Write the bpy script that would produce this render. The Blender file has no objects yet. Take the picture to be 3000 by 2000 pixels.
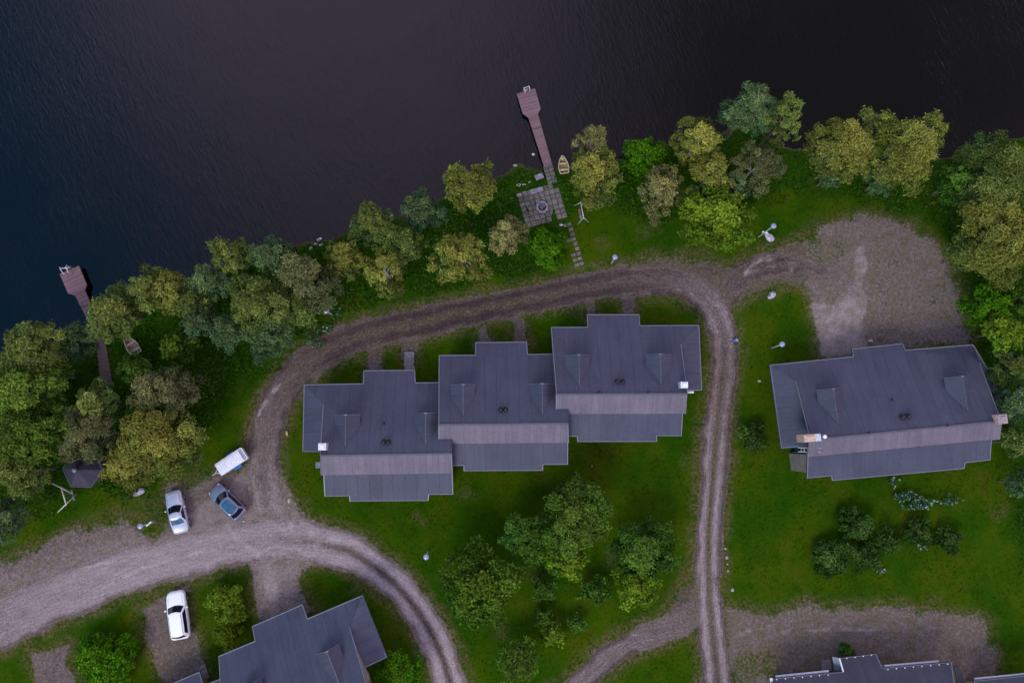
import bpy, bmesh, math, random
import numpy as np
from mathutils import Vector, Matrix

SC = bpy.context.scene
COL = SC.collection
RNG = np.random.default_rng(7)
random.seed(7)

# ------------------------------------------------------------------ camera
# The drone hangs 77 m above the yard, pitched slightly towards the lake.
H = 77.0
FPX = 2300.0                      # focal length for a 3000 px wide frame
ROT = Matrix.Rotation(-0.026, 3, 'Y') @ Matrix.Rotation(0.1105, 3, 'X')
cam_data = bpy.data.cameras.new("camera")
cam = bpy.data.objects.new("camera", cam_data)
COL.objects.link(cam)
cam.matrix_world = Matrix.Translation((0, 0, H)) @ ROT.to_4x4()
cam_data.sensor_fit = 'HORIZONTAL'
cam_data.sensor_width = 36.0
cam_data.lens = FPX / 3000.0 * 36.0
cam_data.clip_start = 1.0
cam_data.clip_end = 6000.0
SC.camera = cam
CAMP = Vector((0, 0, H))


def ray(px, py):
    return ROT @ Vector(((px - 1500.0) / FPX, (1000.0 - py) / FPX, -1.0))


def P(px, py, z=0.0):
    """survey point: where the sight line of a photo point meets height z"""
    d = ray(px, py)
    return CAMP + d * ((z - H) / d.z)


K = 3000.0 / 2352.0


def D(x, y, z=0.0):
    return P(x * K, y * K, z)


class Plane:
    """z = z0 - t * dot(p - o, n)  (n horizontal, downhill)"""
    def __init__(s, o, n, t):
        s.o, s.n, s.t = Vector(o), Vector((n[0], n[1], 0)).normalized(), t

    def z(s, p):
        return s.o.z - s.t * ((p[0] - s.o.x) * s.n.x + (p[1] - s.o.y) * s.n.y)

    def hit(s, px, py):
        d = ray(px, py)
        nn = Vector((s.n.x * s.t, s.n.y * s.t, 1.0))
        k = nn.dot(s.o - CAMP) / nn.dot(d)
        return CAMP + d * k


# ------------------------------------------------------------------ objects
WLOC = {}


def put(o, parent=None, loc=(0, 0, 0)):
    COL.objects.link(o)
    if parent is not None:
        o.parent = parent
    o.location = loc
    return o


def tag(o, label=None, cat=None, group=None, kind=None):
    if label: o["label"] = label
    if cat: o["category"] = cat
    if group: o["group"] = group
    if kind: o["kind"] = kind
    return o


def thing(name, label, cat, loc, group=None, rotz=0.0):
    o = bpy.data.objects.new(name, None)
    o.empty_display_size = 0.3
    put(o, None, loc)
    o.rotation_euler = (0, 0, rotz)
    WLOC[o] = Vector(loc)
    return tag(o, label, cat, group)


class MB:
    def __init__(s):
        s.v, s.f, s.uv, s.mi = [], [], [], []

    def face(s, pts, uv=None, mi=0):
        i = len(s.v)
        s.v += [tuple(p) for p in pts]
        s.f.append(tuple(range(i, i + len(pts))))
        s.uv.append(uv)
        s.mi.append(mi)

    def hexa(s, b, t):
        """b, t: matching rings of points (bottom, top)"""
        n = len(b)
        i = len(s.v)
        s.v += [tuple(p) for p in b] + [tuple(p) for p in t]
        s.f.append(tuple(range(i + n - 1, i - 1, -1)))
        s.f.append(tuple(range(i + n, i + 2 * n)))
        for k in range(n):
            m = (k + 1) % n
            s.f.append((i + k, i + m, i + n + m, i + n + k))
        s.uv += [None] * (n + 2)
        s.mi += [0] * (n + 2)

    def box(s, c, sx, sy, sz, rz=0.0, taper=1.0, R=None):
        c = Vector(c)
        R = R or Matrix.Rotation(rz, 3, 'Z')
        b, t = [], []
        for x, y in ((-1, -1), (1, -1), (1, 1), (-1, 1)):
            b.append(c + R @ Vector((x * sx / 2, y * sy / 2, -sz / 2)))
            t.append(c + R @ Vector((x * sx / 2 * taper, y * sy / 2 * taper, sz / 2)))
        s.hexa(b, t)

    def bar(s, a, b, w, h, up=(0, 0, 1)):
        a, b = Vector(a), Vector(b)
        d = (b - a)
        L = d.length
        if L < 1e-6: return
        d /= L
        upv = Vector(up)
        side = d.cross(upv)
        if side.length < 1e-4: side = d.cross(Vector((1, 0, 0)))
        side.normalize()
        u = side.cross(d).normalized()
        ring = lambda p: [p - side * w / 2 - u * h / 2, p + side * w / 2 - u * h / 2, p + side * w / 2 + u * h / 2, p - side * w / 2 + u * h / 2]
        s.hexa(ring(a), ring(b))

    def tube(s, pts, rad, n=8, cap=True):
        pts = [Vector(p) for p in pts]
        if not hasattr(rad, '__len__'): rad = [rad] * len(pts)
        i0 = len(s.v)
        prev = None
        for k, p in enumerate(pts):
            d = (pts[min(k + 1, len(pts) - 1)] - pts[max(k - 1, 0)])
            d.normalize()
            ref = prev if prev is not None else (Vector((1, 0, 0)) if abs(d.x) < .9 else Vector((0, 1, 0)))
            u = (ref - d * ref.dot(d)).normalized()
            prev = u
            w = d.cross(u)
            for j in range(n):
                a = 2 * math.pi * j / n
                s.v.append(tuple(p + (u * math.cos(a) + w * math.sin(a)) * rad[k]))
        for k in range(len(pts) - 1):
            for j in range(n):
                m = (j + 1) % n
                s.f.append((i0 + k * n + j, i0 + k * n + m, i0 + (k + 1) * n + m, i0 + (k + 1) * n + j))
                s.uv.append(None); s.mi.append(0)
        if cap:
            s.f.append(tuple(range(i0 + n - 1, i0 - 1, -1)))
            e = i0 + (len(pts) - 1) * n
            s.f.append(tuple(range(e, e + n)))
            s.uv += [None, None]; s.mi += [0, 0]

    def lathe(s, c, prof, n=20):
        c = Vector(c)
        i0 = len(s.v)
        for r, z in prof:
            for j in range(n):
                a = 2 * math.pi * j / n
                s.v.append((c.x + r * math.cos(a), c.y + r * math.sin(a), c.z + z))
        for k in range(len(prof) - 1):
            for j in range(n):
                m = (j + 1) % n
                s.f.append((i0 + k * n + j, i0 + k * n + m, i0 + (k + 1) * n + m, i0 + (k + 1) * n + j))
                s.uv.append(None); s.mi.append(0)
        s.f.append(tuple(range(i0 + n - 1, i0 - 1, -1)))
        e = i0 + (len(prof) - 1) * n
        s.f.append(tuple(range(e, e + n)))
        s.uv += [None, None]; s.mi += [0, 0]

    def build(s, name, mat, parent=None, smooth=False, local=False, bevel=0.0, origin=None):
        me = bpy.data.meshes.new(name)
        if parent is not None:
            base = Vector((0, 0, 0)) if local else WLOC[parent]
        else:
            base = Vector(origin) if origin is not None else Vector((0, 0, 0))
        me.from_pydata([(x - base.x, y - base.y, z - base.z) for x, y, z in s.v], [], s.f)
        mats = mat if isinstance(mat, (list, tuple)) else [mat]
        for m in mats: me.materials.append(m)
        if any(s.mi): me.polygons.foreach_set('material_index', s.mi)
        if any(u is not None for u in s.uv):
            l = me.uv_layers.new(name='roof_uv')
            k = 0
            for f, u in zip(s.f, s.uv):
                for q in range(len(f)):
                    l.data[k].uv = u[q] if u is not None else (0, 0)
                    k += 1
        bm = bmesh.new(); bm.from_mesh(me)
        bmesh.ops.recalc_face_normals(bm, faces=bm.faces)
        bm.to_mesh(me); bm.free()
        if smooth: me.polygons.foreach_set('use_smooth', [True] * len(me.polygons))
        me.update()
        o = bpy.data.objects.new(name, me)
        put(o, parent, base if parent is None else (0, 0, 0))
        WLOC[o] = base
        if bevel > 0:
            b = o.modifiers.new('bevel', 'BEVEL'); b.width = bevel; b.segments = 2; b.limit_method = 'ANGLE'
        return o


# ------------------------------------------------------------------ nodes
def nd(nt, typ, ins=None, **props):
    n = nt.nodes.new(typ)
    for k, v in props.items(): setattr(n, k, v)
    for k, v in (ins or {}).items():
        if isinstance(v, bpy.types.NodeSocket): nt.links.new(v, n.inputs[k])
        else: n.inputs[k].default_value = v
    return n


def mixc(nt, f, a, b, blend='MIX'):
    c4 = lambda v: (v[0], v[1], v[2], 1.0) if isinstance(v, (tuple, list)) else v
    return nd(nt, 'ShaderNodeMix', {0: f, 6: c4(a), 7: c4(b)}, data_type='RGBA', blend_type=blend).outputs[2]


def mth(nt, op, a, b=0.0, c=None):
    ins = {0: a, 1: b}
    if c is not None: ins[2] = c
    return nd(nt, 'ShaderNodeMath', ins, operation=op).outputs[0]


def mr(nt, v, a, b, c=0.0, d=1.0):
    return nd(nt, 'ShaderNodeMapRange', {0: v, 1: a, 2: b, 3: c, 4: d}, interpolation_type='SMOOTHSTEP').outputs[0]


def noise(nt, vec, scale, detail=3.0, rough=0.55, dist=0.0):
    return nd(nt, 'ShaderNodeTexNoise', {'Vector': vec, 'Scale': scale, 'Detail': detail, 'Roughness': rough, 'Distortion': dist}).outputs['Fac']


def scalev(nt, vec, s):
    return nd(nt, 'ShaderNodeVectorMath', {0: vec, 1: s}, operation='MULTIPLY').outputs[0]


def newmat(name):
    m = bpy.data.materials.new(name)
    m.use_nodes = True
    nt = m.node_tree
    nt.nodes.clear()
    out = nt.nodes.new('ShaderNodeOutputMaterial')
    return m, nt, out


def simple(name, col, rough=0.6, metal=0.0, var=0.2, scale=3.0, spec=0.5, bump=0.0, bscale=20.0):
    """principled with a gentle mottling of its own colour"""
    m, nt, out = newmat(name)
    pos = nd(nt, 'ShaderNodeNewGeometry').outputs['Position']
    n = noise(nt, pos, scale, 4)
    v = mr(nt, n, .25, .75, 1 - var, 1 + var)
    c = nd(nt, 'ShaderNodeMix', {0: 1.0, 6: (*col, 1), 7: (1, 1, 1, 1)}, data_type='RGBA', blend_type='MULTIPLY')
    comb = nd(nt, 'ShaderNodeCombineColor', {0: v, 1: v, 2: v}).outputs[0]
    nt.links.new(comb, c.inputs[7])
    ins = {'Base Color': c.outputs[2], 'Roughness': rough, 'Metallic': metal, 'Specular IOR Level': spec}
    b = nd(nt, 'ShaderNodeBsdfPrincipled', ins)
    if bump > 0:
        bn = nd(nt, 'ShaderNodeBump', {'Strength': bump, 'Distance': 0.05, 'Height': noise(nt, pos, bscale, 4)})
        nt.links.new(bn.outputs[0], b.inputs['Normal'])
    nt.links.new(b.outputs[0], out.inputs[0])
    return m
# ------------------------------------------------------------------ terrain
def vnoise(x, y, s, seed=0):
    x = x / s; y = y / s
    xi = np.floor(x).astype(np.int64); yi = np.floor(y).astype(np.int64)
    fx = x - xi; fy = y - yi
    fx = fx * fx * (3 - 2 * fx); fy = fy * fy * (3 - 2 * fy)
    def h(a, b):
        n = (a * 374761393 + b * 668265263 + seed * 982451653) & 0xffffffff
        n = ((n ^ (n >> 13)) * 1274126177) & 0xffffffff
        return ((n ^ (n >> 16)) & 0xffff) / 65535.0
    return (h(xi, yi) * (1 - fx) + h(xi + 1, yi) * fx) * (1 - fy) + (h(xi, yi + 1) * (1 - fx) + h(xi + 1, yi + 1) * fx) * fy


def sstep(a, b, v):
    t = np.clip((v - a) / (b - a), 0, 1)
    return t * t * (3 - 2 * t)


def polydist(X, Y, pts, closed):
    """distance to polyline, with arc position and signed side"""
    best = np.full(X.shape, 1e9); arc = np.zeros(X.shape); side = np.zeros(X.shape)
    n = len(pts); acc = 0.0
    for i in range(n if closed else n - 1):
        ax, ay = pts[i]; bx, by = pts[(i + 1) % n]
        dx, dy = bx - ax, by - ay
        L = math.hypot(dx, dy) or 1e-6
        t = np.clip(((X - ax) * dx + (Y - ay) * dy) / (L * L), 0, 1)
        ex = X - ax - t * dx; ey = Y - ay - t * dy
        d = np.hypot(ex, ey)
        m = d < best
        best = np.where(m, d, best)
        arc = np.where(m, i + t if not closed else 0, arc)
        side = np.where(m, np.sign(dx * ey - dy * ex), side)
    return best, arc, side


def inside(X, Y, pts):
    r = np.zeros(X.shape, bool)
    n = len(pts)
    for i in range(n):
        ax, ay = pts[i]; bx, by = pts[(i + 1) % n]
        if ay == by: continue
        c = ((ay > Y) != (by > Y)) & (X < (bx - ax) * (Y - ay) / (by - ay) + ax)
        r ^= c
    return r


def sdpoly(X, Y, pts):
    d, _, _ = polydist(X, Y, pts, True)
    return np.where(inside(X, Y, pts), d, -d)


def dl(l):      # list of D points -> ground xy
    return [tuple(D(a, b)[:2]) for a, b in l]


def smooth_line(pts, vals, n=6):
    """Catmull-Rom through points, values interpolated alike"""
    out, ov = [], []
    for i in range(len(pts) - 1):
        p0 = pts[max(i - 1, 0)]; p1 = pts[i]; p2 = pts[i + 1]; p3 = pts[min(i + 2, len(pts) - 1)]
        for k in range(n):
            t = k / n
            q = []
            for c in (0, 1):
                q.append(.5 * (2 * p1[c] + (p2[c] - p0[c]) * t + (2 * p0[c] - 5 * p1[c] + 4 * p2[c] - p3[c]) * t * t + (3 * p1[c] - p0[c] - 3 * p2[c] + p3[c]) * t ** 3))
            out.append(tuple(q))
            ov.append([a * (1 - t) + b * t for a, b in zip(vals[i], vals[i + 1])])
    out.append(pts[-1]); ov.append(list(vals[-1]))
    return out, ov


WATER_Z = -0.35
SHORE_PX = [(-9000, 5200), (-1500, 1900), (-400, 1370), (-60, 1225), (20, 1150), (60, 1090), (120, 1040), (190, 990), (270, 945), (350, 905), (430, 862), (540, 830),
            (640, 790), (720, 745), (800, 722), (880, 708), (925, 712), (985, 692), (1040, 662), (1130, 636), (1190, 642), (1260, 612), (1320, 572), (1400, 532),
            (1470, 516), (1500, 500), (1525, 484), (1550, 478), (1590, 490), (1640, 488), (1700, 488), (1790, 462), (1850, 470), (1900, 442), (2000, 430),
            (2085, 405), (2140, 372), (2215, 368), (2270, 395), (2300, 425), (2340, 440), (2420, 418), (2500, 448), (2600, 440), (2680, 470), (2760, 458), (2850, 430),
            (3000, 395), (3300, 330), (5000, 100), (12000, -300)]
LAND = [tuple(P(*q)[:2]) for q in SHORE_PX] + [(2500, -2500), (-2500, -2500)]

# (D points, [half width D, light, dark, centre grass, centre dirt])
ROADS = {
 'lower': ([(-420, 1640), (-140, 1500), (0, 1432), (140, 1370), (300, 1310), (450, 1270), (560, 1248), (680, 1240), (790, 1262), (860, 1302), (920, 1354), (972, 1422), (1012, 1500), (1042, 1590), (1075, 1690), (1110, 1850)],
           [[54, .5, .1, 0, 0], [54, .5, .1, 0, 0], [54, .6, .1, 0, 0], [52, .75, 0, 0, 0], [50, .85, 0, 0, 0], [48, .85, 0, 0, 0], [46, .80, 0, 0, .05], [46, .8, .0, 0, .2], [44, .9, 0, 0, .6], [39, .95, 0, 0, .8], [36, .95, 0, 0, .9], [36, .95, 0, 0, .9], [36, .95, 0, 0, .9], [36, .95, 0, 0, .9], [36, .9, 0, 0, .9], [36, .9, 0, 0, .9]]),
 'loop': ([(640, 1240), (622, 1185), (608, 1120), (606, 1050), (616, 980), (644, 910), (694, 845), (764, 797), (860, 762), (980, 737), (1100, 712), (1220, 686), (1340, 662), (1440, 645), (1520, 642), (1580, 655), (1625, 690), (1655, 740), (1664, 800), (1659, 870), (1650, 950), (1641, 1050), (1633, 1150), (1627, 1250), (1628, 1350), (1634, 1430), (1643, 1510), (1652, 1600), (1660, 1700), (1668, 1860)],
          [[44, .85, .0, 0, 0], [40, .75, .1, 0, 0], [38, .65, .2, 0, 0], [38, .55, .3, .1, 0], [38, .5, .4, .2, 0], [38, .4, .5, .3, 0], [38, .3, .6, .4, 0], [38, .15, .8, .7, 0], [37, .1, .9, .85, 0], [36, .05, 1, .9, 0], [35, .05, 1, .9, 0], [34, .05, 1, .8, 0], [36, .1, .95, .5, 0], [38, .2, .85, .25, 0], [38, .35, .75, .1, 0], [38, .5, .5, 0, 0], [36, .6, .3, 0, 0], [34, .7, .15, 0, .1], [34, .5, .3, .1, .3], [34, .5, .3, .3, .4], [33, .7, .3, .7, .2], [33, .9, .3, .9, .2], [30, 1.1, .35, 1.1, .1], [30, 1.15, .35, 1.05, .15], [30, 1.15, .3, .9, .2], [33, 1.1, .25, .6, .4], [34, 1.0, .25, .5, .5], [36, 1.0, .25, .5, .5], [36, 1.0, .25, .5, .5], [36, 1.0, .25, .5, .5]]),
 'branch': ([(1655, 745), (1662, 695), (1690, 648), (1740, 618), (1800, 608), (1870, 616), (1930, 640), (1975, 690)],
            [[26, .5, .4, 0, 0], [27, .5, .5, 0, 0], [28, .4, .7, 0, .1], [28, .3, .8, .1, .1], [27, .15, .85, .1, 0], [20, .1, .6, 0, 0], [12, .2, .3, 0, 0], [3, .3, .1, 0, 0]]),
 'diagonal': ([(1622, 1320), (1598, 1400), (1535, 1440), (1455, 1470), (1385, 1520), (1315, 1580), (1240, 1650), (1120, 1780)],
              [[24, .1, .3, .2, 0], [28, .2, .2, .2, 0], [28, .25, .15, .2, 0], [27, .3, .1, .1, 0], [27, .35, .1, .1, 0], [27, .35, .1, .1, 0], [27, .3, .1, .1, 0], [27, .3, .1, .1, 0]]),
 'spur_a': ([(862, 808), (858, 852)], [[12, 0, .4, .3, 0], [12, 0, .4, .3, 0]]),
 'spur_b': ([(1192, 733), (1196, 788)], [[13, .1, .3, .5, 0], [13, .1, .3, .5, 0]]),
 'spur_c': ([(1112, 752), (1114, 786)], [[10, .1, .3, .5, 0], [10, .1, .3, .5, 0]]),
 'spur_d': ([(940, 775), (938, 812)], [[14, .1, .4, .3, 0], [13, .1, .4, .3, 0]]),
 'spur_e': ([(1355, 690), (1358, 722)], [[12, .1, .3, .5, 0], [12, .1, .3, .3, 0]]),
 'spur_f': ([(1440, 678), (1442, 722)], [[12, .1, .3, .5, 0], [12, .1, .3, .3, 0]]),
}
# (D polygon, gravel, light, dark, dry, softness m)
YARDS = {
 'west': ([(-180, 1330), (0, 1298), (70, 1262), (160, 1222), (240, 1196), (300, 1186), (372, 1190), (385, 1120), (450, 1108), (490, 1082), (540, 1072), (585, 1060), (650, 1200), (720, 1230), (600, 1262), (450, 1290), (250, 1350), (0, 1450), (-180, 1520)], .84, .42, .16, .62, 1.8),
 'west_corner': ([(400, 1205), (445, 1150), (500, 1125), (555, 1070), (590, 1010), (640, 1060), (672, 1170), (770, 1245), (700, 1300), (560, 1285), (430, 1290)], 1, .75, .0, .0, 1.6),
 'drive_car': ([(322, 1400), (360, 1376), (398, 1352), (432, 1345), (445, 1440), (472, 1600), (378, 1610), (348, 1500)], .85, .30, .2, .6, .8),
 'drive_house': ([(572, 1292), (630, 1262), (694, 1286), (692, 1335), (710, 1385), (725, 1400), (620, 1450), (590, 1400), (582, 1335)], .9, .55, .05, .5, .9),
 'drive_lane': ([(585, 1262), (630, 1255), (660, 1330), (650, 1395), (612, 1400), (600, 1330)], .98, .95, .0, .1, 1.2),
 'drive_corner': ([(72, 1505), (160, 1478), (158, 1530), (185, 1620), (92, 1620)], .9, .25, .25, .3, .6),
 'parking': ([(1850, 540), (1890, 515), (1960, 498), (2050, 498), (2110, 525), (2160, 580), (2190, 640), (2212, 710), (2226, 786), (2100, 800), (1950, 806), (1880, 824), (1872, 740), (1858, 660), (1840, 640), (1800, 590)], .84, .36, .08, .78, 2.0),
 'parking_lane': ([(1866, 700), (1905, 690), (1950, 640), (1965, 560), (1990, 560), (2002, 700), (1992, 800), (1880, 824)], .97, .95, .0, .1, 1.6),
 'shoulder': ([(1405, 634), (1440, 608), (1500, 596), (1580, 592), (1690, 606), (1780, 572), (1830, 550), (1870, 560), (1870, 640), (1700, 690), (1640, 700), (1560, 650)], .66, .15, .4, .7, 1.0),
 'east': ([(1662, 1385), (1700, 1392), (1745, 1412), (1800, 1404), (1870, 1390), (2000, 1386), (2130, 1394), (2245, 1416), (2272, 1440), (2284, 1500), (2292, 1620), (1760, 1640), (1690, 1600), (1660, 1500)], .80, .34, .15, .8, 1.6),
 'triangle': ([(1604, 1270), (1616, 1395), (1560, 1445), (1470, 1456), (1530, 1395), (1570, 1340)], .6, .1, .4, .7, 1.0),
}
SPOTS = [(1073, 1131, 24), (1575, 1063, 24), (820, 1345, 26), (905, 790, 20), (1030, 700, 26), (700, 1150, 22), (730, 1470, 24), (1740, 580, 26), (1600, 990, 18), (2300, 1175, 24), (1010, 1450, 22), (960, 1190, 20), (1380, 555, 22), (1490, 530, 30), (1830, 1010, 16), (2150, 1390, 26), (1230, 1320, 26), (1400, 1290, 24), (1140, 1440, 30), (1550, 710, 24)]
# pale scrape lines left by tyres and runoff (photo points)
STREAKS = [[(752, 1443), (767, 1446), (818, 1499), (859, 1538), (910, 1573), (1000, 1586)], [(665, 1540), (706, 1586), (744, 1612), (770, 1642)], [(842, 1470), (850, 1462), (846, 1480)],
           [(880, 1520), (905, 1550), (935, 1590)], [(905, 1600), (985, 1575), (1060, 1600), (1120, 1640)], [(757, 1215), (772, 1185), (800, 1145)], [(748, 1260), (752, 1230), (762, 1205)], [(790, 1160), (830, 1120), (880, 1085)],
           [(2235, 780), (2280, 782), (2320, 790)], [(2225, 765), (2270, 762), (2330, 772)], [(2180, 800), (2215, 770), (2250, 752)], [(2150, 830), (2190, 800), (2220, 792)], [(1990, 850), (2030, 862), (2070, 890)], [(2010, 838), (2060, 862), (2090, 890)],
           [(2290, 1850), (2400, 1845), (2480, 1843), (2560, 1845)], [(2150, 1862), (2200, 1845), (2260, 1838)], [(640, 1690), (560, 1722), (480, 1760)], [(700, 1600), (560, 1622), (420, 1665), (300, 1720)], [(330, 1640), (250, 1665), (180, 1705)], [(2120, 1560), (2122, 1640), (2128, 1720)]]
TURF = [([(300, 1150), (372, 1120), (388, 1160), (392, 1222), (352, 1240), (330, 1215), (290, 1190)], .75),
        ([(1960, 560), (2010, 545), (2130, 590), (2180, 690), (2120, 760), (2010, 790), (2000, 640)], .30),
        ([(1860, 540), (1960, 550), (1950, 600), (1890, 620), (1850, 580)], .38),
        ([(1700, 1480), (1790, 1500), (1780, 1570), (1700, 1570)], .45)]
ROUGH = [(-200, 1180), (60, 1190), (150, 1140), (240, 1110), (330, 1120), (400, 1060), (500, 960), (570, 880), (660, 800), (740, 745), (830, 700), (930, 672), (1100, 650), (1240, 622), (1330, 470),
         (1400, 470), (1480, 520), (1580, 470), (1720, 470), (1900, 440), (2100, 470), (2170, 540), (2215, 640), (2240, 780), (2300, 900), (2330, 1100), (2345, 1300), (2600, 1300), (2600, 200), (1900, 240), (1200, 380), (300, 600), (-200, 800)]

xs = np.arange(-58, 64.01, 0.2); ys = np.arange(-31, 36.01, 0.2)
def grow(a, lim, f=1.35):
    out = []; s = 0.4; v = a
    while abs(v) < lim:
        v = v + math.copysign(s, lim * (1 if a > 0 else -1)); s *= f; out.append(v)
    return out
xs = np.concatenate([np.array(grow(xs[0], 2000))[::-1], xs, np.array(grow(xs[-1], 2000))])
ys = np.concatenate([np.array(grow(ys[0], 2000))[::-1], ys, np.array(grow(ys[-1], 2000))])
GX, GY = np.meshgrid(xs, ys)
NXg, NYg = len(xs), len(ys)
X = GX.ravel(); Y = GY.ravel()
sd = sdpoly(X, Y, LAND)
sd = sd + (vnoise(X, Y, 2.2, 1) - .5) * 1.0 + (vnoise(X, Y, .7, 2) - .5) * .4
Z = np.where(sd > 0, WATER_Z + .35 * sstep(-.4, 1.6, sd), WATER_Z + np.maximum(sd * .13, -2.2))
Z = Z + np.where(sd > 1.0, (vnoise(X, Y, 6, 3) - .5) * .10 + (vnoise(X, Y, 1.1, 4) - .5) * .04, 0)

def road_masks(X, Y):
    g = np.zeros(X.shape); li = np.zeros(X.shape); da = np.zeros(X.shape); dry = np.zeros(X.shape)
    uu = X * 3.6; vv = Y * .4; rd = np.zeros(X.shape)
    for k, (poly, gg, ll, dd, dr, sf) in YARDS.items():
        s = sdpoly(X, Y, dl(poly)) + (vnoise(X, Y, 1.8, 11) - .5) * 1.0
        m = sstep(-sf, sf, s)
        new = m * gg
        li = np.where(new > g * .8, li * (1 - m) + ll * m, li)
        da = np.where(new > g * .8, da * (1 - m) + dd * m, da)
        dry = np.maximum(dry, dr * m)
        dry = np.maximum(dry, .7 * np.exp(-((s + .3) / .6) ** 2))
        g = np.maximum(g, new)
    for sx_, sy_, sr_ in SPOTS:
        c_ = D(sx_, sy_); rr_ = sr_ * K * .0335
        q_ = np.hypot(X - c_.x, Y - c_.y) / rr_ + (vnoise(X, Y, .9, 17) - .5) * 1.2
        dry = np.maximum(dry, .42 * sstep(1.2, .1, q_))
    for poly, f in TURF:
        t_ = sstep(-.7, .8, sdpoly(X, Y, dl(poly)) + (vnoise(X, Y, 1.3, 15) - .5) * 1.6)
        g = g * (1 - t_ * f); dry = np.maximum(dry, .45 * t_)
    for k, (pts, vals) in sorted(ROADS.items(), key=lambda q: {'loop': 1, 'lower': 2}.get(q[0], 0)):
        p, v = smooth_line(dl(pts), vals)
        V = np.array(v)
        d, arc, side = polydist(X, Y, p, False)
        i = np.clip(arc.astype(int), 0, len(p) - 2); t = arc - i
        A = V[i] * (1 - t)[..., None] + V[i + 1] * t[..., None]
        hw = A[..., 0] * K * .0335
        vs = d * side
        wob = (vnoise(X, Y, 1.6, 21) - .5) * .5 + (vnoise(X, Y, .6, 22) - .5) * .3
        s = hw - d + wob
        m = sstep(-.6, .6, s)
        wc = .15 if k == 'lower' else .75
        wheel = np.exp(-((np.abs(vs + wob * .5) - hw * .50) / (hw * .24)) ** 2)
        cen = np.exp(-(vs / (hw * .2)) ** 2)
        edge = np.exp(-((s - .15) / .3) ** 2)
        new = m * (1 - .55 * A[..., 3] * cen)
        big = m > .02
        lval = A[..., 1] * (1 - wc + wc * wheel) * (1 - .9 * cen * A[..., 4])
        dval = np.clip(A[..., 2] * (.45 + .55 * wheel) + .75 * edge * (A[..., 1] > .3) + cen * A[..., 4] * .8, 0, 1)
        ml = np.where(g > .55, sstep(-2.2, 1.0, s) if k == 'lower' else sstep(-.9, .8, s), m)
        li = li * (1 - ml) + lval * ml
        da = da * (1 - ml) + dval * ml * np.where((g > .55) & (s < .5), .35, 1.0)
        dry = np.maximum(dry * (1 - m * .8), m * cen * A[..., 3])
        dry = np.maximum(dry, .8 * np.exp(-((s + .35) / .45) ** 2))
        g = np.where(m > .5, new, np.maximum(g, new))
        uu = np.where(big, arc * .75, uu); vv = np.where(big, vs, vv)
        rd = np.maximum(rd, m)
    for line in STREAKS:
        pts = [tuple(P(*q)[:2]) for q in line]
        pts, _ = smooth_line(pts, [[0]] * len(pts), 5)
        d, arc, side = polydist(X, Y, pts, False)
        a_ = np.exp(-((d + (vnoise(X, Y, .5, 71) - .5) * .25) / .13) ** 2) * sstep(.25, .6, vnoise(X, Y, .8, 72)) * (g > .4)
        li = np.clip(li + .5 * a_, 0, 1.2); da = da * (1 - .7 * a_)
    return g, li, da, dry, uu, vv, rd

near = (X > -75) & (X < 80) & (Y > -45) & (Y < 45)
M = np.zeros((len(X), 8))
M[near] = 0
res = road_masks(X[near], Y[near])
for c, a in enumerate(res): M[near, c] = a
M[~near, 4] = X[~near] * 3.6; M[~near, 5] = Y[~near] * .4
rough = np.zeros(len(X))
rough[near] = sstep(-1.0, 1.0, sdpoly(X[near], Y[near], dl(ROUGH)) + (vnoise(X[near], Y[near], 2.5, 31) - .5) * 2.5)
bed = sstep(.35, -.15, sd)
dep = sstep(0, -5.5, sd + (vnoise(X, Y, 4, 33) - .5) * 2)

# lattice faces, parted into lawn, track and yard
ii = np.arange(NYg * NXg).reshape(NYg, NXg)
quads = np.stack([ii[:-1, :-1], ii[:-1, 1:], ii[1:, 1:], ii[1:, :-1]], -1).reshape(-1, 4)
fg = M[quads, 0].mean(1); fr = M[quads, 6].mean(1)
cls = np.where(fr > .45, 1, np.where(fg > .42, 2, 0))


def mesh_np(name, verts, faces, mat, smooth=True, point=None, facec=None, uv=None, nside=4):
    me = bpy.data.meshes.new(name)
    me.vertices.add(len(verts)); me.vertices.foreach_set('co', np.asarray(verts, np.float32).ravel())
    nf = len(faces)
    me.loops.add(nf * nside); me.loops.foreach_set('vertex_index', np.asarray(faces, np.int32).ravel())
    me.polygons.add(nf)
    me.polygons.foreach_set('loop_start', np.arange(0, nf * nside, nside, dtype=np.int32))
    me.polygons.foreach_set('loop_total', np.full(nf, nside, np.int32))
    me.polygons.foreach_set('use_smooth', np.full(nf, smooth))
    for nm, arr in (point or {}).items():
        a = me.attributes.new(nm, 'FLOAT_COLOR', 'POINT')
        a.data.foreach_set('color', np.asarray(arr, np.float32).ravel())
    for nm, arr in (facec or {}).items():
        a = me.attributes.new(nm, 'FLOAT_COLOR', 'FACE')
        a.data.foreach_set('color', np.asarray(arr, np.float32).ravel())
    me.materials.append(mat)
    me.update(calc_edges=True)
    me.validate()
    return me


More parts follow.
